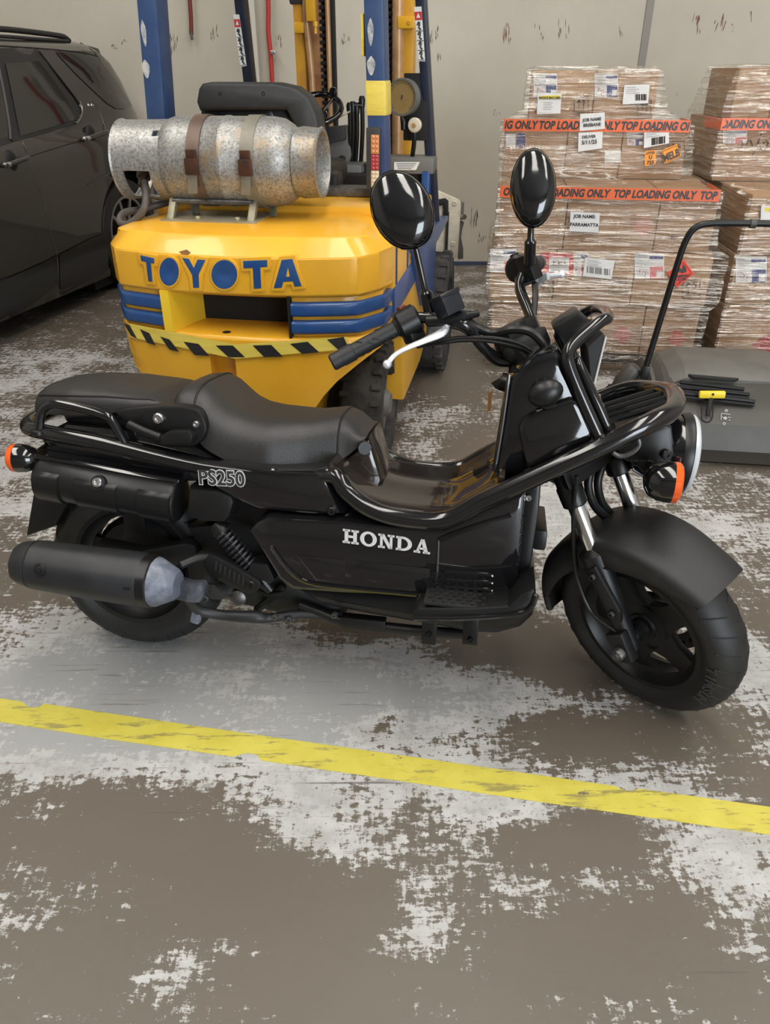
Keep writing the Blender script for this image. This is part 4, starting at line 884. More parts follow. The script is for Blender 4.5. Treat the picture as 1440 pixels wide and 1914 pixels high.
# overhead guard: rear posts, front posts, roof
def post(name, pb, pt, m, sz=(.055, .09)):
    b = B(); b.loft([[V((p.x + x * sz[0] / 2, p.y + y * sz[1], p.z)) for x, y in ((-1, 0), (1, 0), (1, 1), (-1, 1))] for p in (pb, pt)], bev=.010); return b.put(name, m, fk_)
def along(a, c, z): return a + (c - a) * ((z - a.z) / (c.z - a.z))
ra, rb = V((fk(709, 405, .56).x, .56, .90)), fk(698, 0, .56); rb = along(ra, rb, 2.02); rp = post('rear_post', ra, rb, M['postblue'], (.066, .10))
la, lb = fk(291, 220, .56), fk(273, 0, .56); la = along(lb, la, .93); lb = along(la, lb, 2.02); lp = post('rear_post', la, lb, M['postblue'], (.072, .10))
fra, frb = V((fk(812, 432, 1.42).x, 1.42, fk(812, 432, 1.42).z)), fk(786, 0, 1.36); frb = along(fra, frb, 2.02); fp = post('front_post', fra, frb, M['darkblue'], (.045, .07))
fla, flb = fk(463, 152, 1.42), fk(446, 0, 1.36); fla = along(flb, fla, .80); flb = along(fla, flb, 2.02); fpl = post('front_post', fla, flb, M['darkblue'], (.045, .07))
b = B(); b.box((FC, 1.0, 2.04), (.95, 1.05, .05), bev=.01); b.put('guard_roof', M['postblue'], fk_)
def onpost(a, c, py, w0, w1, off=.002, px=None):
    """point on the rear face of a post at the photo height py"""
    return None
b = B(); b.loft([[V((p.x + x * .036, p.y + y, p.z)) for x, y in ((-1, -.003), (1, -.003), (1, .104), (-1, .104))] for p in (along(ra, rb, fk(705, 217, .56).z), along(ra, rb, fk(705, 150, .56).z))], bev=.008); b.put('tape_wrap', M['tape'], rp)
def spot(par, px, py, rx, ry, m, d=.558, name='paint_scuff'):
    c = fk(px, py, d); b = B(); b.poly([V((c.x + rx * math.cos(t) * (1 + .12 * math.sin(3 * t)), d - .0, c.z + ry * math.sin(t) * (1 + .1 * math.cos(4 * t)))) for t in [2 * math.pi * k / 20 for k in range(20)]]); b.put(name, m, par)
msc = worn('scuffed_bare_patch', (.50, .48, .45), (.2, .22, .26), .5, scale=40)
spot(rp, 693, 60, .010, .036, msc); spot(rp, 694, 123, .014, .026, msc); spot(lp, 269, 62, .009, .036, msc); spot(lp, 273, 129, .014, .026, msc)
b = B(); q = fk(678, 65, .56); b.box((q.x - .004, .60, q.z), (.010, .05, .12), bev=.002); b.put('tape_strip', M['tape'], rp)
# tail light on the right rear post
c0, c1 = fk(699, 355, .53), fk(699, 238, .53)
b = B(); b.loft([[V((p.x + x, .53 + y, p.z)) for x, y in ((-.028, .0), (.022, .0), (.022, .035), (-.028, .035))] for p in (c0, c1)], bev=.008); tl = b.put('tail_light', M['seatgrey'], rp)
for (y0, y1, col) in ((252, 288, (.62, .25, .10)), (289, 318, (.40, .05, .06)), (319, 350, (.62, .52, .36))):
    m = mat('lens_%d' % y0, col, .25, 0, .4); a, c = fk(701, y1, .526), fk(701, y0, .526)
    b = B(); b.loft([[V((p.x + x, .526 + y, p.z)) for x, y in ((-.014, 0), (.014, 0), (.014, .01), (-.014, .01))] for p in (a, c)], bev=.002)
    for k in range(4):
        for s_ in (-1, 1): b.ball((a.x + (c.x - a.x) * (k + .5) / 4 + s_ * .006, .526, a.z + (c.z - a.z) * (k + .5) / 4), .0055, .003, .0055, n=10)
    b.put('lens', m, tl)
# warning stickers on the front posts
def stick(par, tl_, tr_, bl_, br_, d):
    q = [fk(*p, d) for p in (tl_, tr_, br_, bl_)]; b = B(); b.prism(q, (0, .003, 0)); s_ = b.put('warning_sticker', M['white'], par)
    L_ = lambda u, v: q[0].lerp(q[1], u).lerp(q[3].lerp(q[2], u), v) + V((0, -.0012, 0))
    b = B(); b.poly([L_(0, .09), L_(1, .09), L_(1, .24), L_(0, .24)]); b.put('red_panel', M['red'], s_)
    b = B(); b.poly([L_(.5, .11) + V((0, -.001, 0)), L_(.78, .2) + V((0, -.001, 0)), L_(.22, .2) + V((0, -.001, 0))]); b.put('warning_triangle', M['white'], s_)
    for k in range(4):
        v0 = .28 + k * .18; b = B(); b.tube([L_(.25, v0 + .03), L_(.6, v0 + .05), L_(.45, v0 + .09), L_(.7, v0 + .13)], .0035, 6); b.ball(L_(.5, v0 + .02), .007, .002, .007, n=10); b.put('pictogram', M['letterdark'], s_)
        b = B(); b.tube([L_(.02, v0 + .155), L_(.98, v0 + .155)], .0012, 5); b.put('pictogram_line', M['letterdark'], s_)
stick(fpl, (436, 27), (447, 27), (450, 125), (461, 123), 1.33); stick(fp, (774, 13), (788, 12), (783, 114), (795, 115), 1.335)
b = B(); p = fk(459, 55, 1.44); b.box(p, (.012, .05, .16), bev=.003); b.put('guard_clip', M['seatgrey'], fpl)
# seat, restraint, steering wheel, dash, levers
se = bpy.data.objects.new('driver_seat', None); C.objects.link(se); se.parent = fk_
def xz(pts, d): return [(p.x, p.z) for p in (fk(x, y, d) for x, y in pts)]
out = xz([(378, 165), (384, 156), (400, 153), (520, 154), (556, 162), (580, 180), (596, 210), (606, 260), (607, 330), (603, 385), (575, 400), (570, 300), (556, 235), (540, 205), (380, 206), (374, 190)], .74)
b = B(); b.loft([[V((x, y, z)) for x, z in inset(out, i)] for y, i in ((.70, .012), (.705, .003), (.715, 0), (.80, 0), (.81, .006))]); b.put('seat_shell', M['seatgrey'], se, 50)
out = xz([(382, 198), (540, 198), (566, 240), (582, 300), (584, 385), (386, 385)], .78); b = B(); b.loft([[V((x, y, z)) for x, z in inset(out, i)] for y, i in ((.74, .01), (.75, 0), (.88, 0), (.90, .02))]); b.put('seat_back', M['seat'], se, 50)
out = xz([(410, 203), (505, 202), (512, 214), (512, 250), (408, 250)], .735); b = B(); b.loft([[V((x, y, z)) for x, z in inset(out, i)] for y, i in ((.725, .008), (.73, 0), (.76, 0))]); b.put('back_pad', M['satin'], se, 50)
for x in (412, 493): b = B(); b.bolt(fk(x, 175, .705), (0, -1, 0), .008); b.put('seat_screw', M['black'], se)
b = B(); b.box((-.10, .98, .99), (.42, .40, .09), bev=.03); b.put('seat_cushion', M['seat'], se)
b = B(); b.box(fk(622, 345, .80), (.07, .12, .10), bev=.025); b.put('seat_recline', M['satin'], se)
sw = bpy.data.objects.new('steering_wheel', None); C.objects.link(sw); sw.parent = fk_
c = fk(598, 202, 1.30); nrm = V((0.10, -.55, .83)).normalized(); u = nrm.cross(V((0, 0, 1))).normalized(); v_ = nrm.cross(u); rw = fk(637, 202, 1.30).x - c.x
b = B(); b.tube([c + u * rw * math.cos(t) + v_ * rw * 1.0 * math.sin(t) for t in [2 * math.pi * k / 36 for k in range(36)]], .0125, 12, closed=True); b.put('wheel_rim', M['gloss'], sw)
b = B()
for a in (.9, 4.0): b.tube([c - nrm * .03, c + (u * math.cos(a) + v_ * math.sin(a)) * rw * .97], [.010, .007], 8)
b.lathe(c - nrm * .06, nrm, [(0, .03), (.03, .035), (.045, .02)], 16); b.put('wheel_spoke', M['gloss'], sw)
b = B(); b.lathe(c + v_ * -rw * .8 - u * rw * .62 , nrm, [(0, .012), (.02, .018), (.035, .016), (.042, .005)], 14); b.put('spinner_knob', M['gloss'], sw)
b = B(); b.tube([c - nrm * .04, c - nrm * .22 + V((0, .15, -.1))], .03, 12); b.put('steering_column', M['seatgrey'], fk_)
ds = bpy.data.objects.new('dashboard', None); C.objects.link(ds); ds.parent = fk_
out = [fk(x, y, 1.42) for x, y in ((604, 240), (648, 235), (654, 250), (657, 290), (652, 306), (625, 312), (604, 290))]; b = B(); b.prism(out, (0, .14, 0), .012); b.put('dash_panel', M['greyplastic'], ds)
out = [fk(x, y, 1.40) for x, y in ((600, 238), (645, 235), (646, 262), (600, 272))]; b = B(); b.prism(out, (0, .05, 0), .006); b.put('instrument_hood', M['seatgrey'], ds)
for x, y in ((627, 306), (641, 297)): b = B(); b.lathe(fk(x, y, 1.41), (0, -1, 0), [(0, .014), (.012, .014), (.016, .009), (.016, 0)], 14); b.put('dash_knob', M['black'], ds)
b = B(); b.box(fk(640, 325, 1.40), (.22, .16, .10), bev=.02); b.put('dash_base', M['greyplastic'], ds)
b = B(); b.box(fk(645, 350, 1.30), (.30, .20, .12)); b.put('floor_well', M['black'], fk_)
for k, (x, y0) in enumerate(((654, 202), (660, 200), (667, 202), (677, 190))):
    b = B(); b.tube([fk(x, y0, 1.40), fk(x + 1, (y0 + 300) / 2, 1.42), fk(x - 3, 320, 1.46)], .010, 9, 3); b.lathe(fk(x, y0 + 6, 1.40), (0, 0, 1), [(-.01, .012), (.02, .015), (.035, .010)], 12); b.put('hydraulic_lever', M['satin'], fk_)
b = B(); b.tube([fk(628, 222, 1.35), fk(655, 208, 1.38)], .004, 8); b.tube([fk(648, 196, 1.40), fk(676, 197, 1.38)], .003, 8); b.put('column_stalk', M['steel'], fk_)
# mast
ma = bpy.data.objects.new('mast', None); C.objects.link(ma); ma.parent = fk_
DM = 1.92
def col(x0, x1, d, dep, z0, z1, m, name, bev=.004, yref=120):
    a, c = fk(x0, yref, d).x, fk(x1, yref, d).x; b = B(); b.box(((a + c) / 2, d + dep / 2, (z0 + z1) / 2), (c - a, dep, z1 - z0), bev=bev); return b.put(name, m, ma)
col(553, 572, DM, .10, .15, 2.25, M['mastyellow'], 'outer_channel'); col(752, 772, DM, .10, .15, 2.25, M['mastyellow'], 'outer_channel')
col(570, 604, DM + .03, .06, .15, 2.25, M['rust'], 'inner_channel'); col(732, 740, DM + .03, .06, .15, 2.25, M['rust'], 'inner_channel')
b = B(); b.tube([fk(571, -40, DM - .02), fk(573, 40, DM - .02), fk(582, 130, DM - .02), fk(590, 260, DM - .02)], .016, 10, 4); b.put('lift_hose', M['copper'], ma)
b = B(); p = fk(744, 150, DM); b.lathe((p.x, DM + .0, .2), (0, 0, 1), [(0, .028), (2.05, .028)], 18); b.put('lift_cylinder', M['copper'], ma)
b = B(); p = fk(609, 150, DM - .02); b.lathe((p.x + .016, DM - .0, .2), (0, 0, 1), [(0, .012), (2.05, .012)], 14); b.put('hose_pipe', M['copper'], ma)
for x0, x1 in ((598, 609), (722, 732)):
    a, c = fk(x0, 120, DM).x, fk(x1, 120, DM).x; b = B(); b.box(((a + c) / 2, DM + .05, 1.2), (c - a, .02, 2.1))
    for k in range(70): b.box(((a + c) / 2, DM + .03, .2 + k * .029), ((c - a) * .9, .022, .017), bev=.003)
    b.put('lift_chain', M['black'], ma)
col(617, 626, DM + .02, .05, .15, 2.25, M['black'], 'channel_flange')
a = fk(582, 0, DM - .06); b = B(); b.box((fk(581, 20, DM - .06).x, DM - .05, 1.70), (.045, .04, .28), bev=.006); b.lathe((fk(594, 60, DM - .06).x - .01, DM - .06, 1.56), (0, 0, -1), [(0, .012), (.02, .012), (.02, .008), (.05, .008)], 10); b.put('carriage_bracket', M['yellow'], ma)
a = fk(760, 42, DM - .02); b = B(); b.box(a, (.08, .03, .05), bev=.004); b.bolt(a + V((.015, -.016, 0)), (0, -1, 0), .009); b.put('hose_clamp_plate', M['yellow'], ma)
a = fk(560, 52, DM - .02); b = B(); b.box(a, (.05, .03, .045), bev=.004); b.put('hose_clamp_plate', M['yellow'], ma)
col(545, 580, DM - .01, .08, 1.63, 1.75, M['seatgrey'], 'pulley_guard', .02)
b = B(); b.box((FC, DM + .10, .45), (.74, .05, .10), bev=.006); b.box((FC, DM + .10, .20), (.74, .05, .10), bev=.006); b.put('cross_member', M['mastyellow'], ma)
# pressure gauge and horn on the dark plate by the front post
gp_ = bpy.data.objects.new('load_gauge', None); C.objects.link(gp_); gp_.parent = fk_
c = fk(752, 182, 1.34); nv = V((-.30, -1, 0)).normalized(); rg = fk(783, 182, 1.34).x - c.x
b = B(); b.lathe(c - nv * .035, nv, [(0, rg * 1.0), (.035, rg * 1.02), (.044, rg), (.044, rg * .9), (.036, rg * .88)], 36); b.put('gauge_case', M['greyplastic'], gp_)
b = B(); b.lathe(c, nv, [(0, rg * .9), (.003, rg * .9), (.003, 0)], 36); gf = b.put('gauge_face', worn('aged_gauge_face', (.32, .22, .085), (.25, .165, .06), .3, scale=6, coat=.5), gp_)
ug = nv.cross(V((0, 0, 1))).normalized() * -1
b = B()
for k in range(28):
    t = R(225 - k * 10); d = ug * math.cos(t) + V((0, 0, 1)) * math.sin(t); b.tube([c + nv * .0038 + d * rg * .72, c + nv * .0038 + d * rg * (.82 if k % 3 else .84)], .0009, 4)
b.tube([c + nv * .005 - V((0, 0, 1)) * rg * .1, c + nv * .005 + V((0, 0, 1)) * rg * .12 + ug * rg * .05], .003, 6); b.put('gauge_marks', M['letterdark'], gf)
b = B(); b.box(c + V((.055, .05, -.04)), (.11, .012, .26), bev=.004); b.put('gauge_plate', M['black'], gp_)
p = fk(755, 228, 1.34); b = B(); b.tube([c - V((0, 0, rg)), p, p - V((0, 0, .03))], [.009, .014, .012], 10); b.put('gauge_union', M['satin'], gp_)
p = fk(775, 234, 1.32); b = B(); b.lathe(p, (-.15, -1, 0), [(-.02, .028), (0, .03), (.006, .026), (.008, .014)], 24); hn = b.put('horn', M['cream'], fk_); b = B(); b.bolt(p + V((0, -.008, 0)), (-.15, -1, 0), .010); b.put('horn_bolt', M['copper'], hn)
b = B(); b.tube([p + V((0, .01, -.02)), fk(774, 270, 1.34), fk(770, 300, 1.38)], .010, 8, 3); b.put('horn_lead', M['satin'], fk_)
# pale carriage side plate with its grey arm
pl = bpy.data.objects.new('carriage', None); C.objects.link(pl); pl.parent = fk_
DP = 2.02
b = B(); b.prism([fk(x, y, DP) for x, y in ((800, 350), (822, 358), (858, 374), (862, 382), (856, 481), (837, 484), (800, 484))], (0, .03, 0), .006); b.bolt(fk(850, 380, DP), (0, -1, 0), .013); b.bolt(fk(847, 456, DP), (0, -1, 0), .013); b.put('side_plate', M['cream'], pl)
b = B(); b.prism([fk(x, y, DP - .02) for x, y in ((815, 374), (832, 371), (838, 376), (838, 404), (828, 404), (830, 384), (815, 386))], (0, .025, 0), .003); b.box(fk(836, 440, DP - .01), (.012, .03, .24)); b.put('plate_frame', M['black'], pl)
b = B(); b.prism([fk(x, y, DP + .04) for x, y in ((861, 412), (868, 416), (864, 430), (862, 445), (866, 465), (866, 484), (856, 485), (857, 430))], (0, .015, 0), .003); b.box(fk(864, 394, DP + .05), (.02, .02, .09), bev=.003); b.put('plate_arm', M['greyplastic'], pl)
b = B(); b.lathe(fk(866, 405, DP + .02), (.6, -.8, 0), [(-.02, .014), (.015, .014), (.015, .006)], 12); b.put('plate_pin', M['steel'], pl)
b = B(); b.box((FC + .03, DP + .02, .62), (.80, .04, .12), bev=.006); b.box((FC + .03, DP + .02, .36), (.80, .04, .10), bev=.006); b.put('fork_carriage', M['black'], pl)
for w_ in (-.25, .22):
    b = B(); b.prism([V((w_, DP + .04, .62)), V((w_, DP + .08, .62)), V((w_, DP + .08, .10)), V((w_, DP + 1.0, .05)), V((w_, DP + 1.0, .045)), V((w_, DP + .04, .05))], (.09, 0, 0), .004); b.put('fork', M['darksteel'], pl)

# ---- gas bottle bracket, straps and hose (fixed to the truck)
GD, GR = .36, .138
gl, gr_ = fk(214, 292, GD), fk(598, 303, GD); GZ = (fk(430, 214, GD).z + fk(430, 385, GD).z) / 2
br = bpy.data.objects.new('cylinder_bracket', None); C.objects.link(br); br.parent = fk_
xl, xr = fk(348, 400, GD).x, fk(492, 400, GD).x
b = B(); b.box(((xl + xr) / 2, GD - .05, .921), (xr - xl + .05, .22, .008), bev=.002)
for x in (fk(378, 420, .27).x, fk(451, 420, .27).x): b.bolt((x, GD - .12, .927), (0, 0, 1), .010)
b.put('base_plate', worn('zinc_plate', (.42, .38, .28), (.34, .28, .14), .4, .5, scale=12), br)
for x in (xl, xr):
    ml_ = worn('olive_steel', (.22, .21, .15), (.36, .32, .22), .45, .4, scale=10)
    b = B(); b.prism([V((x - .012, GD - .14, .922)), V((x - .012, GD - .120, .922)), V((x - .012, GD - .075, .965)), V((x - .012, GD - .09, .985))], (.024, 0, 0), .002); b.put('cradle_leg', ml_, br)
    b = B(); b.prism([V((x + .03, GD - .02, .922)), V((x + .03, GD + .0, .922)), V((x + .0, GD + .09, .99)), V((x + .0, GD + .07, .99))], (.022, 0, 0), .002); b.put('cradle_leg', ml_, br)
b = B(); b.tube([V((xl, GD - .09, .975)), V((xr, GD - .09, .975))], .010, 10); b.tube([V((xl, GD + .07, .985)), V((xr, GD + .07, .985))], .010, 10); b.put('cradle_rod', M['darksteel'], br)
ms_ = [worn('brown_strap', (.115, .075, .055), (.16, .10, .07), .45, .3, scale=10), worn('olive_strap', (.25, .235, .19), (.20, .18, .14), .45, .3, scale=10)]
for i, x in enumerate((fk(362, 300, GD - .13).x, fk(462, 300, GD - .13).x)):
    b = B(); b.ring((x - .022, GD, GZ), (1, 0, 0), [(0, GR + .0015), (.044, GR + .0015), (.044, GR + .0045), (0, GR + .0045)], 48); st_ = b.put('strap', ms_[1] if i else ms_[0], br)
    for k, a in enumerate((R(196), R(212))):
        c = V((x, GD + math.cos(a) * (GR + .012) * 1.0, GZ - math.sin(a) * -1 * 0 + (0.035 if k == 0 else -.002))); c.y = GD - math.sqrt(max((GR + .012) ** 2 - (c.z - GZ) ** 2, 0))
        b = B(); b.box(c, (.032, .016, .026), bev=.003) if k == 0 else b.box(c, (.044, .02, .05), bev=.004); b.put('buckle', worn('rust_buckle', (.12, .05, .03), (.05, .04, .035), .4, .6, scale=20), st_)
    b = B(); zz = [(.02, -.035), (.005, -.075), (-.005, -.10)]; b.prism([V((x - .018, GD - GR - .012, GZ - .02)), V((x + .014, GD - GR - .012, GZ - .02)), V((x + .006, GD - GR - .006, GZ - .085)), V((x - .026, GD - GR - .006, GZ - .085))], (0, .004, 0), .001); b.put('strap_tongue', ms_[1], st_)
b = B(); b.tube([fk(270, 338, GD - .06), fk(273, 362, GD - .08), fk(270, 388, GD - .10), fk(256, 408, GD - .10), fk(238, 420, GD - .10), fk(224, 414, GD - .08), fk(232, 398, GD - .04), fk(262, 392, GD), fk(300, 382, GD + .03), fk(335, 372, GD + .12)], .0125, 12, 5); b.put('gas_hose', mat('grey_hose', (.10, .085, .075), .5), fk_)
b = B(); b.lathe(fk(271, 345, GD - .065), V((.05, -.1, -1)), [(0, .013), (.02, .015), (.04, .011), (.06, .013)], 14); b.put('hose_coupling', M['steel'], fk_)

# ================================================================ the gas bottle
mg = mat('weathered_galvanised', (.55, .54, .50), .45, .55); n = N(mg); v = n.coord((1.0, 1, 1))
f1 = n.noise(v, 55, 8, .75); f2 = n.noise(v, 6, 6, .6)
f3 = n.noise(v, 130, 6, .75); c_ = n.mix(n.ramp(f3, .40, .54), (.17, .165, .15), (.36, .355, .34)); c_ = n.mix(n.math('MULTIPLY', n.ramp(f1, .50, .62), .55), c_, (.46, .455, .43)); c_ = n.mix(n.math('MULTIPLY', n.ramp(n.noise(v, 7, 9, .78), .52, .66), .5), c_, (.21, .20, .185)); c_ = n.mix(n.math('MULTIPLY', n.ramp(n.noise(v, 3.5, 6, .7), .58, .66), .5), c_, (.40, .25, .09)); n.base(c_); n.rough(n.ramp(f1, .3, .7, .55, .32)); n.bump(f1, .12, .003)
GF = Frame(FF.matrix() @ V(((gl.x + gr_.x) / 2, GD, GZ)), FF.x, FF.y, FF.z)
gb = empty('gas_cylinder', GF, 'silver weathered gas bottle lying strapped across the top of the yellow forklift', 'gas cylinder')
gxl, gxr = gl.x - (gl.x + gr_.x) / 2, gr_.x - (gl.x + gr_.x) / 2; L_ = gxr - gxl
def gx(px): return fk(px, 300, GD - .09).x - (gl.x + gr_.x) / 2
xa, xb_ = gx(294), gx(566)
b = B(); b.lathe((xa - .03, 0, 0), (1, 0, 0), [(0, .02), (.004, .06), (.018, .098), (.045, .126), (.075, GR - .002), (.10, GR), ((xb_ - xa) * .5, GR), ((xb_ - xa) * .5 + .003, GR + .0022), ((xb_ - xa) * .5 + .014, GR + .0022), ((xb_ - xa) * .5 + .017, GR), ((xb_ - xa) - .085, GR), ((xb_ - xa) - .05, GR - .006), ((xb_ - xa) - .022, GR - .022), ((xb_ - xa) - .005, GR - .042), ((xb_ - xa) + .012, .06), ((xb_ - xa) + .018, 0)], 64); b.put('cylinder_body', mg, gb)
xf0, xf1 = gx(545), gx(592)
b = B(); b.ring((xf0, 0, 0), (1, 0, 0), [(0, .106), (.02, .110), (xf1 - xf0 - .012, .106), (xf1 - xf0 - .004, .110), (xf1 - xf0, .105), (xf1 - xf0, .096), (xf1 - xf0 - .010, .093), (0, .095)], 56); b.put('foot_ring', mg, gb)
# collar with its hand windows
b = B(); bm_ = bmesh.new(); xc0, xc1, NR, NX = gx(214), xa + .035, 72, 14; RC = .124
def hole(k, j):
    a = 360.0 * k / NR; t = j / NX    # angle measured from straight up, towards the camera
    return (98 < a < 152 and .24 < t < .74) or (40 < a < 52 and .76 < t < .92) or (285 < a < 340 and .24 < t < .74) or (195 < a < 250 and .24 < t < .74)
def cp(k, j, r_):
    a = 2 * math.pi * k / NR; x = xc0 + (xc1 - xc0) * j / NX; return V((x, -r_ * math.sin(a), r_ * math.cos(a)))
ov = [[bm_.verts.new(cp(k, j, RC + .004 * (j / NX) ** 2)) for j in range(NX + 1)] for k in range(NR)]
for k in range(NR):
    for j in range(NX):
        if not (hole(k + .5, j + .5)): bm_.faces.new((ov[k][j], ov[(k + 1) % NR][j], ov[(k + 1) % NR][j + 1], ov[k][j + 1]))
bmesh.ops.recalc_face_normals(bm_, faces=bm_.faces); bmesh.ops.solidify(bm_, geom=bm_.faces[:], thickness=.006); b._merge(bm_); b.ring((xc0, 0, 0), (1, 0, 0), [(-.005, RC - .006), (0, RC + .004), (.006, RC), (.006, RC - .008)], 56); b.put('collar', mg, gb, 45)
b = B(); vx = gx(272); b.lathe((xa - .02, 0, 0), (-1, 0, 0), [(0, .028), (.02, .028), (.02, .018), (.10, .018)], 16); b.lathe((xa - .085, 0, 0), V((0, -.55, -.8)), [(-.02, .02), (.04, .02), (.04, .024), (.065, .024), (.065, .016), (.095, .016)], 16); b.put('valve', worn('brass_valve', (.15, .10, .05), (.07, .06, .05), .4, .7, scale=30), gb)
# ================================================================ the dark estate car
CA = R(14)
CF = Frame((-1.9, 5.26, 0), (math.cos(CA), -math.sin(CA), 0), (math.sin(CA), math.cos(CA), 0), (0, 0, 1))
car = empty('car', CF, 'dark brown grey four wheel drive car parked at the left by the wall', 'car')
M['carpaint'] = mat('dark_taupe_car_paint', (0.030, 0.0255, 0.0225), .22, .25, .7)
M['carglass'] = mat('tinted_glass', (0.008, 0.007, 0.007), .05, 0, .5)
M['carplastic'] = mat('car_black_plastic', (0.012, 0.012, 0.012), .5)
M['alloy'] = mat('alloy_wheel', (.28, .28, .28), .3, .9)
latz = [(.10, -.10), (.13, -.02), (.17, .005), (.26, .0), (.345, -.010), (.38, .012), (.55, .02), (.75, .028), (.92, .026), (1.0, .008), (1.03, -.015), (1.2, -.062), (1.40, -.125), (1.465, -.150), (1.50, -.20), (1.525, -.30), (1.545, -.50), (1.55, -.86)]
aend = [(.10, 1.0), (.6, 1.02), (.9, .98), (1.05, .93), (1.13, .89), (1.25, .85), (1.37, .80), (1.43, .68), (1.47, .60), (1.55, .52)]
ARC, ARR = .43, .41
def carx(a, z): return interp(latz, z) - (max(0, a - .45) ** 2) * .42
def csurf(px, py, off=.003):
    x = 0.0
    for _ in range(10): p = CF.atx(px, py, x); x = carx(p.y, p.z)
    return V((x + off, p.y, p.z))
rowsz = [.10, .13, .17, .22, .26, .30, .345, .36, .38, .45, .50, .55, .60, .65, .70, .74, .80, .86, .92, .96, 1.0, 1.03, 1.1, 1.2, 1.3, 1.40, 1.44, 1.465, 1.485, 1.50, 1.525, 1.545, 1.55]
def carside(sg):
    rows, rear = [], []
    for z in rowsz:
        ae = interp(aend, z); h = abs(z - .36); a0 = -2.7
        cut = ae if h >= ARR else ARC - math.sqrt(ARR ** 2 - h ** 2)
        r1 = [(carx(a, z), a, z) for a in [a0 + (cut - a0) * i / 60 for i in range(61)]]
        rows.append(r1)
        h0 = ARC + (math.sqrt(ARR ** 2 - h ** 2) if h < ARR else 0)
        s0 = max(h0, ARC); rear.append([(carx(a, z), a, z) for a in [s0 + (ae - s0) * i / 12 for i in range(13)]] + [(carx(ae, z) - .03, ae + .02, z), (carx(ae, z) - .09, ae + .035, z), (-.86, ae + .06, z)])
    M_ = lambda p: V((p[0] if sg > 0 else -1.72 - p[0], p[1], p[2]))
    b = B(); b.grid([[M_(p) for p in r] for r in rows]); b.grid([[M_(p) for p in r] for r in rear]); bmesh.ops.remove_doubles(b.bm, verts=b.bm.verts, dist=.0005)
    return b.put('body_shell', M['carpaint'], car, 30)
cb = carside(1); carside(-1)
b = B(); b.box((-.86, -.6, .20), (1.55, 3.2, .16)); b.box((-.86, -.6, .7), (1.4, 2.9, .9)); b.box((-.42, ARC, .40), (.66, .86, .70)); b.put('underbody', M['black'], car)
def cpoly(b, pts, off=.004, sub=6):
    """a flat patch following the flank: fan of the outline, edges subdivided"""
    fine = []
    for i in range(len(pts)):
        a, c = V(pts[i]), V(pts[(i + 1) % len(pts)]); fine += [a.lerp(c, k / sub) for k in range(sub)]
    cen = sum((V(p) for p in pts), V((0, 0))) / len(pts); bm = bmesh.new()
    rings = [[bm.verts.new(csurf(*(cen.lerp(q, s)), off)) for q in fine] for s in (.25, .5, .75, 1)]; c0 = bm.verts.new(csurf(*cen, off)); m_ = len(fine)
    for i in range(m_): bm.faces.new((c0, rings[0][i], rings[0][(i + 1) % m_]))
    for A, D in zip(rings, rings[1:]):
        for i in range(m_): bm.faces.new((A[i], D[i], D[(i + 1) % m_], A[(i + 1) % m_]))
    return b._merge(bm)
def cline(name, pts, r, m, off=.0, k=4, par=car): return B().tube([csurf(x, y, off) for x, y in pts], r, 8, k).put(name, m, par)
b = B(); cpoly(b, [(-40, 92), (0, 90), (55, 88), (72, 94), (120, 165), (150, 205), (150, 225), (140, 232), (35, 262), (-40, 285)], .0035); b.put('window_surround', M['carplastic'], car, 60)
b = B(); cpoly(b, [(8, 118), (62, 115), (70, 114), (100, 150), (124, 186), (138, 216), (136, 224), (100, 236), (36, 254), (30, 225), (18, 165)], .008); b.put('rear_door_glass', M['carglass'], car, 60)
b = B(); cpoly(b, [(-40, 118), (-4, 118), (8, 175), (13, 250), (11, 258), (-40, 272)], .008); b.put('front_door_glass', M['carglass'], car, 60)
b = B(); cpoly(b, [(104, 97), (180, 106), (201, 131), (225, 165), (246, 198), (233, 204), (216, 203), (199, 193), (173, 169), (140, 137), (112, 107)], .005); b.put('quarter_glass', M['carglass'], car, 60)
cline('window_trim', [(72, 96), (110, 145), (140, 184), (150, 203), (148, 218), (138, 230)], .006, M['gloss'], .006)
cline('chrome_corner', [(146, 188), (151, 202), (149, 218), (141, 230)], .005, mat('dull_chrome', (.35, .34, .32), .25, 1), .010)
cline('window_bar', [(18, 262), (16, 235), (6, 175), (-6, 115)], .014, M['carplastic'], .004)
cline('roof_gutter', [(-60, 84), (0, 86), (80, 91), (150, 98), (181, 105)], .004, M['black'], .001)
cline('door_gap', [(28, 257), (38, 259), (44, 270), (54, 293), (66, 335), (78, 366), (92, 425), (107, 478), (109, 532)], .0028, M['darksteel'], .000)
cline('door_gap', [(173, 188), (184, 204), (193, 228), (199, 250), (208, 300), (216, 348)], .0028, M['darksteel'], .000)
cline('body_crease', [(-40, 323), (0, 310), (54, 293), (120, 272), (170, 258), (240, 240)], .003, M['black'], -.001)
cline('roof_edge_line', [(150, 80), (170, 92), (182, 106), (196, 128)], .0028, M['black'], .001)
b = B(); cpoly(b, [(-40, 540), (0, 526), (60, 500), (107, 477), (109, 530), (60, 568), (0, 606), (-40, 630)], .006); cpoly(b, [(110, 476), (170, 445), (205, 433), (200, 505), (112, 552)], .006); b.put('sill_cladding', M['carplastic'], car, 50)
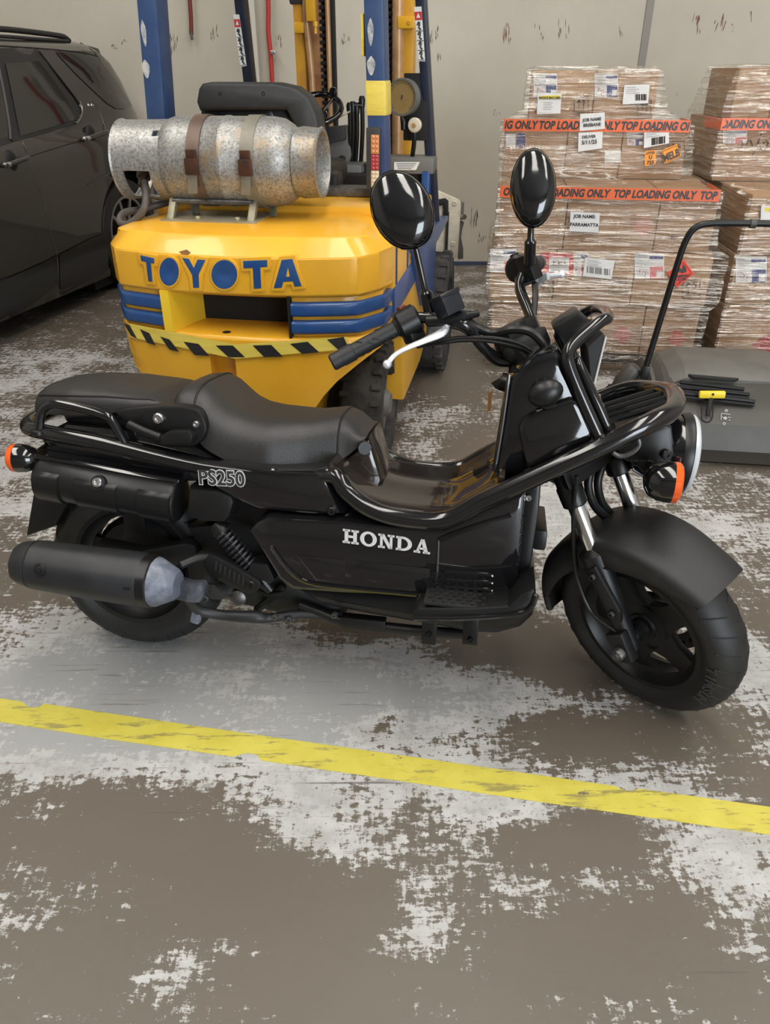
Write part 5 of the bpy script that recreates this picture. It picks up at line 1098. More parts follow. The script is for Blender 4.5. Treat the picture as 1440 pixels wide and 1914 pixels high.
# roof rail
b = B(); q = [CF.atx(x, y, -.27) for x, y in ((-60, 54), (0, 54), (60, 60), (112, 67), (124, 71), (131, 76))]; b.tube(q, [.016] * 4 + [.014, .010], 10, 4); q = [CF.atx(x, y, -.25) for x, y in ((-60, 68), (0, 68), (70, 73), (128, 77))]; b.tube(q, .010, 8, 3); b.put('roof_rail', M['carplastic'], car)
b = B(); b.prism([CF.atx(x, y, -.30) for x, y in ((150, 80), (185, 90), (201, 128), (195, 126), (182, 104))], (-.9, .0, 0), .012); b.put('rear_spoiler', M['carpaint'], car)
for x, y in ((27, 301), (176, 252)):
    c = csurf(x, y, .0); hnd = bpy.data.objects.new('door_handle', None); C.objects.link(hnd); hnd.parent = car
    b = B(); b.ball(csurf(x - 4, y + 1, -.012), .022, .05, .06, n=18); b.put('handle_recess', M['black'], hnd)
    p0, p1 = csurf(x - 26, y + 9, .022), csurf(x + 22, y - 8, .022); b = B(); b.tube([csurf(x - 24, y + 8, .004), p0.lerp(p1, .08), p0.lerp(p1, .5), p0.lerp(p1, .92), csurf(x + 22, y - 7, .004)], [.010, .013, .014, .013, .009], 10, 4); b.put('handle_grip', M['carpaint'], hnd)
    b = B(); b.tube([csurf(x - 24, y + 8, .016), csurf(x - 16, y + 6, .026)], .0145, 10); b.put('handle_tip', M['steel'], hnd)
b = B()
for k in range(4): b.tube([csurf(163 + k * 3.2, 194 + (k % 2) * 1.5, .006), csurf(164 + k * 3.2, 198, .006)], .003, 6)
b.put('badge', M['steel'], car)
# rear wheel
cwh = bpy.data.objects.new('road_wheel', None); C.objects.link(cwh); cwh.parent = car
c = V((-.21, ARC, .36)); b = B(); b.ring(c, (1, 0, 0), [(0, .34), (.03, .358), (.10, .36), (.17, .358), (.20, .34), (.205, .27), (.19, .245), (0, .245)], 56); b.put('tyre', M['rubber'], cwh, 50)
b = B(); b.lathe(c, (1, 0, 0), [(.02, .243), (.10, .24), (.10, .05), (.17, .045), (.175, 0)], 40); b.put('wheel_back', M['black'], cwh)
b = B(); b.ring(c, (1, 0, 0), [(.17, .245), (.19, .243), (.19, .225), (.17, .222)], 48)
for k in range(10):
    a = 2 * math.pi * k / 10; d = V((0, math.cos(a), math.sin(a))); t_ = V((0, -math.sin(a), math.cos(a))); b.prism([c + V((.165, 0, 0)) + d * .04 - t_ * .018, c + V((.175, 0, 0)) + d * .228 - t_ * .012, c + V((.175, 0, 0)) + d * .228 + t_ * .012, c + V((.165, 0, 0)) + d * .04 + t_ * .018], (.015, 0, 0), .003)
b.put('alloy_rim', M['alloy'], cwh)
for a_ in (-2.35,):
    b = B(); c2 = V((-.21, a_, .36)); b.ring(c2, (1, 0, 0), [(0, .34), (.10, .36), (.19, .34), (.19, .245), (0, .245)], 40); b.put('tyre', M['rubber'], car, 50)
for sg_ in (ARC, -2.35):
    b = B(); c2 = V((-1.71, sg_, .36)); b.ring(c2, (1, 0, 0), [(0, .34), (.10, .36), (.19, .34), (.19, .245), (0, .245)], 40); b.put('tyre', M['rubber'], car, 50)

# ================================================================ wrapped pallets of cartons
mk = worn('brown_cardboard', (.335, .205, .115), (.29, .175, .095), .7, scale=4); n = N(mk); n.bump(n.noise(n.coord((1, 1, 1)), 70, 3, .5), .04, .003)
M['card'] = mk
M['card2'] = worn('sandy_cardboard', (.365, .23, .13), (.32, .195, .11), .7, scale=4)
M['ink'] = mat('printed_black_ink', (.06, .045, .035), .7)
M['faintink'] = mat('faded_ink', (.26, .17, .105), .7)
M['labelwhite'] = worn('label_paper', (.66, .65, .63), (.60, .60, .58), .45, scale=20)
M['labelblue'] = mat('label_navy', (.035, .05, .17), .45)
M['labelred'] = mat('label_red', (.55, .055, .065), .45)
M['labelpink'] = mat('label_coral', (.60, .16, .16), .45)
M['fadedred'] = mat('faded_red_print', (.42, .12, .085), .7)
M['hazred'] = mat('hazard_sticker_red', (.80, .06, .03), .4)
M['orange'] = mat('orange_sticker', (.85, .30, .015), .45)
M['tapeorange'] = worn('orange_red_tape', (.72, .13, .03), (.62, .11, .035), .38, scale=6)
M['tapelabel'] = mat('small_yellow_print', (.72, .58, .04), .5)
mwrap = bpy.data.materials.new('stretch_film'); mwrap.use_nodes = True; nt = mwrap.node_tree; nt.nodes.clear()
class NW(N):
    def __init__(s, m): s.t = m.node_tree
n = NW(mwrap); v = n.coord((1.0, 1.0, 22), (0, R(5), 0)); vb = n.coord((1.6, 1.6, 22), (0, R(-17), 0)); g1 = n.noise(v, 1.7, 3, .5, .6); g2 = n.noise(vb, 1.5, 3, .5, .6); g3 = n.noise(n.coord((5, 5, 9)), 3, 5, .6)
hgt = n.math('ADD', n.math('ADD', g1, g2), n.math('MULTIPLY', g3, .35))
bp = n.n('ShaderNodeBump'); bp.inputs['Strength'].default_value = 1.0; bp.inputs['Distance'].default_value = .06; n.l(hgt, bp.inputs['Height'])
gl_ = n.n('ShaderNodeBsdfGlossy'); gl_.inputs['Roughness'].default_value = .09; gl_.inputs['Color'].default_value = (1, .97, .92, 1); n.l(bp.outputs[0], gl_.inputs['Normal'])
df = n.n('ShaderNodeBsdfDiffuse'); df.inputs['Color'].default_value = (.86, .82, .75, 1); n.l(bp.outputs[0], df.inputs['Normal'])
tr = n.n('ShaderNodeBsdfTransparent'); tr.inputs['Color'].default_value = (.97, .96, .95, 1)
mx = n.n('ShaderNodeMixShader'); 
fold_glint = n.math('MAXIMUM', n.math('MULTIPLY', n.ramp(n.math('ABSOLUTE', n.math('SUBTRACT', g1, .53)), 0.0, .020, 1, 0), n.ramp(n.noise(n.coord((2, 2, 3)), 2.2, 4, .6), .46, .62)), n.math('MULTIPLY', n.ramp(n.math('ABSOLUTE', n.math('SUBTRACT', g2, .55)), 0.0, .018, 1, 0), n.ramp(n.noise(n.coord((2.2, 2.2, 3.5)), 2.0, 4, .6), .49, .63)))  # highlights along the film folds, painted in as thin white diffuse streaks
n.l(n.ramp(fold_glint, 0, 1, .02, .75), mx.inputs[0]); n.l(tr.outputs[0], mx.inputs[1]); n.l(df.outputs[0], mx.inputs[2])
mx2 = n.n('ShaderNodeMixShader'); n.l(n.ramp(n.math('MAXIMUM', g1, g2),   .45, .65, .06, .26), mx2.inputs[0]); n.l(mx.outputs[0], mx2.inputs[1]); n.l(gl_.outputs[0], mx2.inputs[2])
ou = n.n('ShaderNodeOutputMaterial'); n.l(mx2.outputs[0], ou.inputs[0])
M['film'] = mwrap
M['wood'] = worn('pallet_wood', (.20, .14, .085), (.12, .085, .055), .8, scale=7, stretch=(1, 8, 8))

def carton(F, x0, x1, d0, d1, z0, z1, label, group, m='card'):
    c = V(((x0 + x1) / 2, (d0 + d1) / 2, z0)); o = bpy.data.objects.new('carton', None); C.objects.link(o)
    o.matrix_world = Frame(F.matrix() @ c, F.x, F.y, F.z).matrix(); tag(o, label, 'box', group)
    sx, sy, h = (x1 - x0) - .004, (d1 - d0) - .004, z1 - z0 - .003
    b = B(); b.box((0, 0, h / 2), (sx, sy, h), bev=.006); bx = b.put('box_body', M[m], o)
    b = B(); b.box((0, 0, h - .0005), (sx - .01, .05, .002)); b.put('sealing_tape', worn_tape, o); o['_c'] = tuple(c); return o
worn_tape = mat('brown_packing_tape', (.36, .235, .12), .3)
class Face:
    """things printed or stuck on the front of a stack, laid out from photo points at depth d of the stack's frame"""
    def __init__(s, F, par, d):
        s.F, s.par, s.d = F, par, d; s.c = V(par['_c']) if '_c' in par.keys() else V()
    def p(s, x, y, up=0.0): q = s.F.aty(x, y, s.d - up); return q - s.c
    def quad(s, name, q, m, up=.001, par=None, th=.0008):
        b = B(); b.prism([s.p(x, y, up) for x, y in q], (0, th, 0)); return b.put(name, m, par or s.par, smooth=False)
    def rect(s, name, x0, y0, x1, y1, m, up=.001, par=None): return s.quad(name, [(x0, y0), (x1, y0), (x1, y1), (x0, y1)], m, up, par)
    def lines(s, name, segs, r, m, up=.0015, par=None):
        b = B()
        for sg in segs: b.tube([s.p(x, y, up) for x, y in sg], r, 5)
        return b.put(name, m, par or s.par)
    def text(s, txt, x, y, hgt, m, up=.0022, par=None, align='CENTER', dx=(1, 0), bold=.0, sx=1.0, name='label_text'):
        a, c = s.p(x, y, up), s.p(x + dx[0] * 10, y + dx[1] * 10, up); k = (s.p(x, y - 10, up) - a).length / 10
        return text_mesh(txt, hgt * k * 1.35, a, (c - a), V((0, 0, 1)), par or s.par, m, name, .0003, bold, 0, align, sx)
    def product(s, x0, y0, x1, y1, tone, up=.001):
        """white product label with text lines, two hazard diamonds and a coloured block"""
        W, H = x1 - x0, y1 - y0; L = s.rect('product_label', x0, y0, x1, y1, M['labelwhite'], up); u = up + .001
        s.rect('colour_block', x0 + W * .52, y0 + H * .50, x1 - W * .03, y1, tone, u, L); s.rect('name_bar', x0 + W * .50, y0 + H * .10, x1 - W * .03, y0 + H * .22, M['labelblue'], u, L)
        s.lines('small_print', [[(x0 + W * .06, y0 + H * (.06 + .055 * k)), (x0 + W * (.34 + .08 * (k % 3)), y0 + H * (.06 + .055 * k))] for k in range(9)], .0006, M['greyplastic'], u, L)
        for cx, cy in ((.17, .72), (.36, .82)):
            X, Y, r = x0 + W * cx, y0 + H * cy, W * .115; s.lines('hazard_diamond', [[(X, Y - r), (X + r, Y), (X, Y + r), (X - r, Y), (X, Y - r)]], .0010, M['labelred'], u, L); s.lines('hazard_mark', [[(X, Y - r * .4), (X, Y + r * .35)]], .0018, M['ink'], u, L)
        s.rect('bar_panel', x0 + W * .74, y0 + H * .70, x1 - W * .05, y0 + H * .95, M['labelwhite'], u + .0006, L); return L
    def arrows(s, x0, y0, x1, y1, m=None):
        W, H = x1 - x0, y1 - y0; m = m or M['ink']; segs = [[(x0, y0), (x1, y0), (x1, y1), (x0, y1), (x0, y0)], [(x0 + W * .15, y1 - H * .13), (x1 - W * .15, y1 - H * .13)]]
        for c in (.33, .67): X = x0 + W * c; segs += [[(X, y1 - H * .26), (X, y0 + H * .15)], [(X - W * .12, y0 + H * .38), (X, y0 + H * .14), (X + W * .12, y0 + H * .38)]]
        return s.lines('up_arrows', segs, .0019, m)
    def barcode(s, x0, y0, x1, y1, n_, L, up, sk=0.0):
        rnd = random.Random(int(x0)); segs = []
        for k in range(n_):
            X = x0 + (x1 - x0) * k / n_
            if rnd.random() < .72: segs.append([(X, y0 + sk * k / n_), (X, y1 + sk * k / n_)])
        return s.lines('bar_code', segs, .0011, M['ink'], up, L)
    def shipping(s, q, code, up=.012):
        L = s.quad('shipping_label', q, M['labelwhite'], up); x0, y0 = q[0]; x1, y1 = q[2]; sk = q[1][1] - q[0][1]; W, H = x1 - x0, q[3][1] - y0
        s.lines('print_line', [[(x0 + W * .06, y0 + H * (.12 + .1 * k) + sk * .06), (x0 + W * (.5 + .12 * (k % 2)), y0 + H * (.12 + .1 * k) + sk * .5)] for k in range(4)], .0007, M['greyplastic'], up + .001, L)
        s.barcode(x0 + W * code[0], y0 + H * code[1], x0 + W * code[2], y0 + H * code[3], 26, L, up + .001, sk * (code[2] - code[0])); return L

def wrap(F, name, label, levels, group='stretch film round the pallets'):
    """film shell through rectangles (z, x0, x1, d0, d1)"""
    rings = []; rnd = random.Random(5)
    dense = []
    for A, D in zip(levels, levels[1:]):
        k = max(1, int(abs(D[0] - A[0]) / .03) + int(abs(D[3] - A[3]) / .06)); dense += [[a + (c - a) * i / k for a, c in zip(A, D)] for i in range(k)]
    dense.append(levels[-1])
    for z, x0, x1, d0, d1 in dense:
        r = []; nx, ny = 26, 10
        pts = [(x0 + (x1 - x0) * i / nx, d0) for i in range(nx)] + [(x1, d0 + (d1 - d0) * i / ny) for i in range(ny)] + [(x1 - (x1 - x0) * i / nx, d1) for i in range(nx)] + [(x0, d1 - (d1 - d0) * i / ny) for i in range(ny)]
        cx, cy = (x0 + x1) / 2, (d0 + d1) / 2
        for x, y in pts:
            k = .003 * math.sin(37 * x + 90 * z) + .003 * math.sin(140 * z + 9 * x) + rnd.uniform(-.0015, .0015); dx, dy = x - cx, y - cy; L = math.hypot(dx, dy); r.append(V((x + dx / L * k, y + dy / L * k, z + rnd.uniform(-.002, .002))))
        rings.append(r)
    o = bpy.data.objects.new(name, None); C.objects.link(o); o.matrix_world = F.matrix(); tag(o, label, 'plastic wrap', group)
    b = B(); b.loft(rings, caps=False); bm = b.bm
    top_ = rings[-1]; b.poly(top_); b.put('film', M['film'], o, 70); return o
def pallet(F, x0, x1, d0, d1, label):
    o = bpy.data.objects.new('pallet', None); C.objects.link(o); o.matrix_world = F.matrix(); tag(o, label, 'pallet', 'wooden pallets under the cartons')
    for k in range(7):
        y = d0 + (d1 - d0 - .10) * k / 6; B().box(((x0 + x1) / 2, y + .05, .085), (x1 - x0, .095, .016), bev=.002).put('deck_board', M['wood'], o)
    for k in range(3):
        x = x0 + .05 + (x1 - x0 - .10) * k / 2; B().box((x, (d0 + d1) / 2, .046), (.07, d1 - d0, .062), bev=.002).put('bearer', M['wood'], o)
    for y in (d0, (d0 + d1) / 2 - .05, d1 - .10): B().box(((x0 + x1) / 2, y + .05, .0075), (x1 - x0, .09, .015), bev=.002).put('base_board', M['wood'], o)
    return o
GA = 'cartons wrapped on the middle pallet'; GB = 'cartons wrapped on the right pallet'
ya = R(8); PA = Frame((.552, 3.895, 0), (math.cos(ya), -math.sin(ya), 0), (math.sin(ya), math.cos(ya), 0), (0, 0, 1))
def ax(px, py, d=0): return PA.aty(px, py, d).x
pallet(PA, -.02, 1.06, .02, .72, 'weathered wooden pallet under the middle stack of wrapped cartons')
Z1, Z2, Z3, Z4, Z5 = .350, .602, .872, 1.118, 1.360; Z0 = .094
def rowof(F, group, xs, d0, d1, z0, z1, labels, m='card'): return [carton(F, a, c, d0, d1, z0, z1, L, group, m) for a, c, L in zip(xs, xs[1:], labels)]
r1 = rowof(PA, GA, [-.005, ax(1102, 620), ax(1201, 620), ax(1303, 620)], .0, .42, Z0, Z1, ['wide plain carton at bottom left of the middle pallet, hidden behind handlebar cables', 'bottom row carton of the middle pallet with faded red diamond, second from its right', 'bottom right carton of the middle pallet with faded red diamond'])
r2 = rowof(PA, GA, [-.028, ax(1037, 510), ax(1185, 510), ax(1326, 520)], -.025, .42, Z1, Z2, ['carton behind the left mirror stem with a white and red product label at its left', 'carton with red panel, small white logo sheet and barcode label on the middle pallet', 'carton with the bright red flammable liquid diamond on the middle pallet'], 'card2')
r3 = rowof(PA, GA, [.0, ax(1058, 410), ax(1230, 410), ax(1338, 410)], -.005, .47, Z2, Z3, ['carton at left of the tier behind the round left mirror, under orange tape', 'carton behind the job name Parramatta sheet on the middle pallet', 'carton printed 4 x 4LTR at right end of the tier with bright orange tape'])
D4 = .47
r4 = rowof(PA, GA, [ax(941, 270, D4), ax(1060, 270, D4), ax(1163, 270, D4), ax(1285, 270, D4)], D4, D4 + .22, Z3, Z4, ['carton at left end of the upper tier, heavily wrapped, above the left mirror', 'carton behind the deliver 5/11/25 sheet in the upper tier', 'carton with the orange MELB sticker in the upper tier'])
D5 = D4 + .02
r5 = rowof(PA, GA, [ax(991, 180, D5), ax(1111, 180, D5), ax(1228, 180, D5)], D5, D5 + .19, Z4, Z5, ['topmost left carton of the middle stack with a yellow banded document pouch', 'topmost right carton of the middle stack with a white barcode label'], 'card2')
for i, (z0, z1) in enumerate(((Z0, Z1), (Z1, Z2), (Z2, Z3))):
    dd = .44 if i < 2 else .49
    # the cartons behind the front ones, carrying the upper tiers
    o = carton(PA, .03, .52, dd, .69, z0, z1, 'large plain carton at the back left of the middle pallet, tier %s' % ('one', 'two', 'three')[i], GA); o2 = carton(PA, .525, 1.02, dd, .69, z0, z1, 'large plain carton at the back right of the middle pallet, tier %s' % ('one', 'two', 'three')[i], GA)
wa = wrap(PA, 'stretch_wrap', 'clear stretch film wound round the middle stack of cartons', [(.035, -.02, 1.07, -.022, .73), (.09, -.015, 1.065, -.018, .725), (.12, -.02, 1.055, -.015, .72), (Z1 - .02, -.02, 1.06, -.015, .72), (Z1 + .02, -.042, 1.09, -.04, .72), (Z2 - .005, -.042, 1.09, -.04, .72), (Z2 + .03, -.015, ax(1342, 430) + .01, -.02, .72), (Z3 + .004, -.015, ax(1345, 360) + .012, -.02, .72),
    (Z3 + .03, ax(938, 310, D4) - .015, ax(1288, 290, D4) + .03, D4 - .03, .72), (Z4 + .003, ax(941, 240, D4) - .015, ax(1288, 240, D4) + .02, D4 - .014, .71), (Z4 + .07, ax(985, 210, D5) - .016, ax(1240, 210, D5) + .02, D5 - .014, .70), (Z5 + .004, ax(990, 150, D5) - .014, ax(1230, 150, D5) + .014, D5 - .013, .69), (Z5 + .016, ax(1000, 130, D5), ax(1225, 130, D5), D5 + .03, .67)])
def tape(F, par, x0, x1, d0, zc, h, txt_px, up, step, tname='warning_tape'):
    b = B(); b.box(((x0 + x1) / 2, d0, zc), (x1 - x0, .0015, h)); b.box((x0, d0 + .14, zc), (.0015, .28, h)); b.box((x1, d0 + .14, zc), (.0015, .28, h)); t = b.put(tname, M['tapeorange'], par, smooth=False)
    x = x0 + txt_px
    while x < x1 - .02:
        word = 'TOP LOADING ONLY'
        o = text_mesh(word, h * .92, V((x, d0 - .0014, zc - h * .30)), (1, 0, 0), (0, 0, 1), t, M['letterdark'], 'tape_lettering', .0003, h * .042, .18, 'LEFT', .82)
        # keep the words that fit on the front of the stack
        me = o.data; bm = bmesh.new(); bm.from_mesh(me); bmesh.ops.delete(bm, geom=[v_ for v_ in bm.verts if v_.co.x > x1 - .002 or v_.co.x < x0 + .002], context='VERTS'); bm.to_mesh(me); bm.free(); x += step
    return t
tz = PA.aty(1140, 362, -.03).z; tape(PA, wa, ax(936, 350, -.03), ax(1347, 362, -.03), -.031, tz, .050, ax(1147, 362, -.03) - ax(936, 350, -.03) - .772, .0, .386)
tz = PA.aty(1140, 235, D4 - .02).z; tape(PA, wa, ax(942, 235, D4 - .02), ax(1290, 235, D4 - .02), D4 - .026, tz, .054, ax(1007, 235, D4 - .02) - ax(942, 235, D4 - .02) - .405, .0, .405)
# what is printed and stuck on the middle stack
f = Face(PA, r5[0], D5); f.product(998, 137, 1042, 181, M['labelblue']); f.arrows(1074, 180, 1100, 213)
f = Face(PA, wa, D5 - .015); L = f.quad('document_pouch', [(1006, 173), (1050, 174), (1048, 212), (1004, 214)], M['labelwhite'], .003); f.quad('yellow_band', [(1010, 179), (1047, 178), (1047, 184), (1010, 186)], M['tapelabel'], .004, L); f.text('INVOICE ENCLOSED', 1028, 185, 4.6, M['letterdark'], .0055, L, sx=.8, bold=.0006); f.lines('print_line', [[(1016, 192 + 4 * k), (1034 - 3 * (k % 2), 192 + 4 * k)] for k in range(4)], .0007, M['greyplastic'], .004, L)
f.shipping([(1168, 159), (1215, 158), (1212, 193), (1164, 195)], (.46, .48, .95, .80), .003)
f = Face(PA, r5[1], D5); f.product(1112, 137, 1156, 181, M['labelblue']); f.arrows(1193, 186, 1218, 217)
f = Face(PA, wa, D4 - .02); L = f.quad('job_sheet', [(1085, 213), (1131, 210), (1131, 241), (1084, 245)], M['labelwhite'], .010); f.text('JOB NAME', 1107, 226, 6, M['letterdark'], .0118, L, dx=(1, -.08), bold=.0007); f.text('BRISBANE', 1107, 236, 6, M['letterdark'], .0118, L, dx=(1, -.08), bold=.0007)
L = f.quad('delivery_sheet', [(1082, 248), (1127, 246), (1126, 277), (1081, 284)], M['labelwhite'], .010); f.text('DELIVER', 1101, 258, 5.5, M['letterdark'], .0118, L, dx=(1, -.08), bold=.0006); f.text('5/11/25', 1102, 269, 7.5, M['letterdark'], .0118, L, dx=(1, -.08), bold=.0008)
f.shipping([(1205, 242), (1251, 235), (1251, 268), (1204, 277)], (.30, .46, .86, .84), .006); f.text('VIC 5003', 1228, 245, 3.6, M['letterdark'], .0082, None, dx=(1, -.12))
L = f.quad('orange_sticker', [(1206, 283), (1227, 280), (1226, 306), (1206, 311)], M['orange'], .006); f.text('U', 1216, 297, 7, M['letterdark'], .0075, L, bold=.001); f.text('725', 1216, 307, 7, M['letterdark'], .0075, L, dx=(1, -.1), bold=.0008); f.text('UT725', 1216, 288, 4.5, M['letterdark'], .0075, L, dx=(1, -.15), bold=.0006)
L = f.quad('city_sticker', [(1237, 281), (1266, 269), (1274, 293), (1243, 306)], M['orange'], .006); f.text('MELB', 1257, 296, 14, M['letterdark'], .0075, L, dx=(1, -.42), bold=.0016, sx=.72); f.lines('sticker_edge', [[(1239, 283), (1265, 272), (1272, 292), (1244, 303), (1239, 283)]], .0012, M['letterdark'], .0072, L)
f = Face(PA, r4[2], D4); f.product(1173, 247, 1203, 272, M['labelblue']); f.arrows(1250, 264, 1280, 296)
f = Face(PA, r4[1], D4); f.rect('plain_label', 1131, 281, 1161, 304, M['labelwhite'])
f = Face(PA, r4[0], D4); f.rect('plain_label', 946, 250, 964, 275, M['labelwhite']); f.rect('navy_label', 966, 249, 982, 276, M['labelblue'])
f = Face(PA, wa, -.02); L = f.quad('job_sheet', [(1067, 396), (1122, 398), (1119, 435), (1065, 432)], M['labelwhite'], .008); f.text('JOB NAME:', 1093, 407.5, 6.4, M['letterdark'], .0095, L, dx=(1, .03), bold=.0007); f.text('PARRAMATTA', 1092, 423, 6.4, M['letterdark'], .0095, L, dx=(1, .03), bold=.0007)
f = Face(PA, r3[1], -.005); f.text('4 x 4LTR', 1152, 445, 8, M['faintink'], .0015, name='carton_print'); f.quad('faded_diamond', [(1203, 402), (1225, 424), (1203, 446), (1181, 424)], mat('very_faded_red', (.42, .20, .14), .7), .0008)
f = Face(PA, r3[2], -.005); f.text('4 x 4LTR', 1256, 447, 9, M['ink'], .0015, name='carton_print')
f = Face(PA, r2[0], -.025); f.product(917, 465, 966, 509, M['labelpink']); f.arrows(1008, 519, 1034, 550)
f = Face(PA, r2[1], -.025); L = f.quad('red_panel', [(1012, 472), (1073, 474), (1071, 514), (1013, 512)], M['labelred']); f.quad('logo_sheet', [(1027, 481), (1065, 482), (1063, 510), (1026, 508)], M['labelwhite'], .002, L); f.text('RLA', 1051, 496, 7, M['letterdark'], .0034, L, bold=.0009); f.lines('logo_mark', [[(1033, 489), (1038, 496)], [(1038, 489), (1033, 496)], [(1035.5, 488), (1035.5, 497)]], .0016, M['letterdark'], .0034, L); f.lines('print_line', [[(1031, 500 + 3 * k), (1048, 500 + 3 * k)] for k in range(3)], .0005, M['greyplastic'], .003, L)
f.product(1073, 472, 1100, 517, M['labelpink']); f.arrows(1139, 518, 1171, 550)
f = Face(PA, wa, -.04); f.shipping([(1095, 481), (1150, 487), (1143, 522), (1090, 516)], (.06, .48, .98, .82), .004)
f = Face(PA, r2[2], -.025); f.product(1187, 474, 1242, 521, M['labelpink']); f.arrows(1277, 522, 1309, 558)
f = Face(PA, wa, -.04); L = f.quad('flammable_sticker', [(1279, 485), (1298, 512), (1266, 537), (1248, 510)], M['hazred'], .004); f.lines('sticker_edge', [[(1278, 490), (1294, 511), (1267, 532), (1252, 510), (1278, 490)]], .0013, M['ink'], .005, L); f.text('FLAMMABLE', 1275, 518, 5, M['letterdark'], .0055, L, dx=(1, -.1), bold=.0007, sx=.8); f.text('LIQUID', 1274, 524, 5, M['letterdark'], .0055, L, dx=(1, -.1), bold=.0007, sx=.8); f.text('3', 1270, 531, 5, M['letterdark'], .0055, L, bold=.0005)
f.quad('flame_mark', [(1268, 508), (1270, 498), (1275, 504), (1277, 493), (1283, 500), (1284, 508), (1276, 511)], M['letterdark'], .0052, L)
for o, x, y in ((r1[0], 972, 613), (r1[1], 1164, 626), (r1[2], 1265, 633)): f = Face(PA, o, 0.0); f.quad('faded_diamond', [(x, y - 19), (x + 19, y), (x, y + 19), (x - 19, y)], M['fadedred'], .0008); f.text('4 x 4LTR', x - 38, y + 28, 8, M['faintink'], .0015, name='carton_print')

# ---- the right pallet
PB_ = Frame((1.703, 3.80, 0), (math.cos(R(4)), -math.sin(R(4)), 0), (math.sin(R(4)), math.cos(R(4)), 0), (0, 0, 1))
def bxx(px, py, d=0): return PB_.aty(px, py, d).x
pallet(PB_, -.02, 1.06, .02, 1.10, 'weathered wooden pallet under the right stack of wrapped cartons')
q1 = rowof(PB_, GB, [0, .36, .72, 1.05], 0, .5, Z0, Z1, ['bottom left carton of the right pallet with a dark red diamond', 'plain carton beyond the edge of the photo, low on the right pallet', 'plain carton at the far right end, low on the right pallet'][:3])
q2 = rowof(PB_, GB, [0, .36, .72, 1.05], -.005, .5, Z1, Z2 - .015, ['carton with white and navy product label at left of the right pallet', 'second tier carton beyond the edge of the photo on the right pallet', 'second tier carton at the far right end of the right pallet'], 'card2')
x3 = bxx(1392, 430)
q3 = rowof(PB_, GB, [x3, .36, .72, 1.05], -.004, .46, Z2 - .015, Z3 - .01, ['carton with a document pouch behind the sweeper handle on the right pallet', 'third tier carton beyond the edge of the photo on the right pallet', 'third tier carton at the far right end of the right pallet'])
E4 = .47; x4 = bxx(1345, 260, E4)
q4 = rowof(PB_, GB, [x4, x4 + .50, x4 + 1.0], E4, 1.06, Z3 - .01, Z4 + .03, ['carton handwritten 10/12 in black marker on the right pallet', 'upper carton beyond the edge of the photo on the right pallet'])
x5 = bxx(1376, 170, E4); q5 = rowof(PB_, GB, [x5, x5 + .19, x5 + .60], E4 + .01, .95, Z4 + .03, Z5 + .012, ['topmost narrow carton of the right stack', 'topmost carton of the right stack at the edge of the photo'], 'card2')
for i, (z0, z1) in enumerate(((Z0, Z1), (Z1, Z2 - .015), (Z2 - .015, Z3 - .01))): carton(PB_, .02, 1.03, .51 if i < 2 else .47, 1.06, z0, z1, 'large plain carton at the back of the right pallet, tier %s' % ('one', 'two', 'three')[i], GB)
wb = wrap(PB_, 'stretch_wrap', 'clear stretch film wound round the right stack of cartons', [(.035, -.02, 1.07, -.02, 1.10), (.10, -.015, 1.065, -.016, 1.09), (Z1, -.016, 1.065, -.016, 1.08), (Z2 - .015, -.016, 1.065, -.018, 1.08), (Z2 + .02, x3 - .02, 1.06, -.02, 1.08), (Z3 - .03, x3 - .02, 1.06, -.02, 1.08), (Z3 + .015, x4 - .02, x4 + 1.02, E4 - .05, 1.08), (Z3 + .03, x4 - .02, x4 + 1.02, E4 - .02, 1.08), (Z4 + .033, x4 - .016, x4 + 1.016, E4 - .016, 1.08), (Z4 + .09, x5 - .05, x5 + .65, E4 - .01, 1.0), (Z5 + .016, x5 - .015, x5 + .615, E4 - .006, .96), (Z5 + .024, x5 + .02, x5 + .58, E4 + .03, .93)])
tz = PB_.aty(1400, 232, E4 - .02).z; tape(PB_, wb, bxx(1348, 232, E4 - .02), x4 + 1.0, E4 - .03, tz, .054, -.115, 0, .405)
f = Face(PB_, q2[0], -.005); f.product(1376, 479, 1434, 528, M['labelblue']); f.text('PRODUCT GROUP', 1402, 547, 6, M['faintink'], .0015, name='carton_print') if False else None
f = Face(PB_, q4[0], E4); f.product(1352, 243, 1397, 268, M['labelpink'])
f.lines('marker_writing', [[(1387, 262), (1388, 274), (1388, 284)], [(1400, 262), (1396, 270), (1398, 280), (1404, 280), (1407, 270), (1404, 262), (1400, 262)], [(1424, 250), (1416, 272), (1407, 291)], [(1421, 268), (1424, 282)], [(1427, 268), (1434, 262), (1437, 268), (1430, 280), (1440, 279)]], .0032, M['ink'], .003)
f = Face(PB_, wb, -.02); L = f.quad('document_pouch', [(1424, 384), (1480, 385), (1480, 420), (1422, 416)], M['labelwhite'], .004); f.quad('yellow_band', [(1431, 388), (1475, 388), (1475, 395), (1430, 395)], M['tapelabel'], .005, L); f.text('INVOICE', 1452, 394.5, 5, M['letterdark'], .0062, L, bold=.0006)
f = Face(PB_, q1[0], 0); f.quad('red_diamond', [(1436, 622), (1464, 646), (1432, 668), (1404, 645)], mat('dark_red_print', (.30, .03, .025), .6)); f.text('4 x 4LTR', 1378, 662, 8, M['faintink'], .0015, name='carton_print')
f = Face(PB_, q3[0], -.004); f.text('TOP', 1430, 470, 8, M['faintink'], .0015, name='carton_print') if False else None

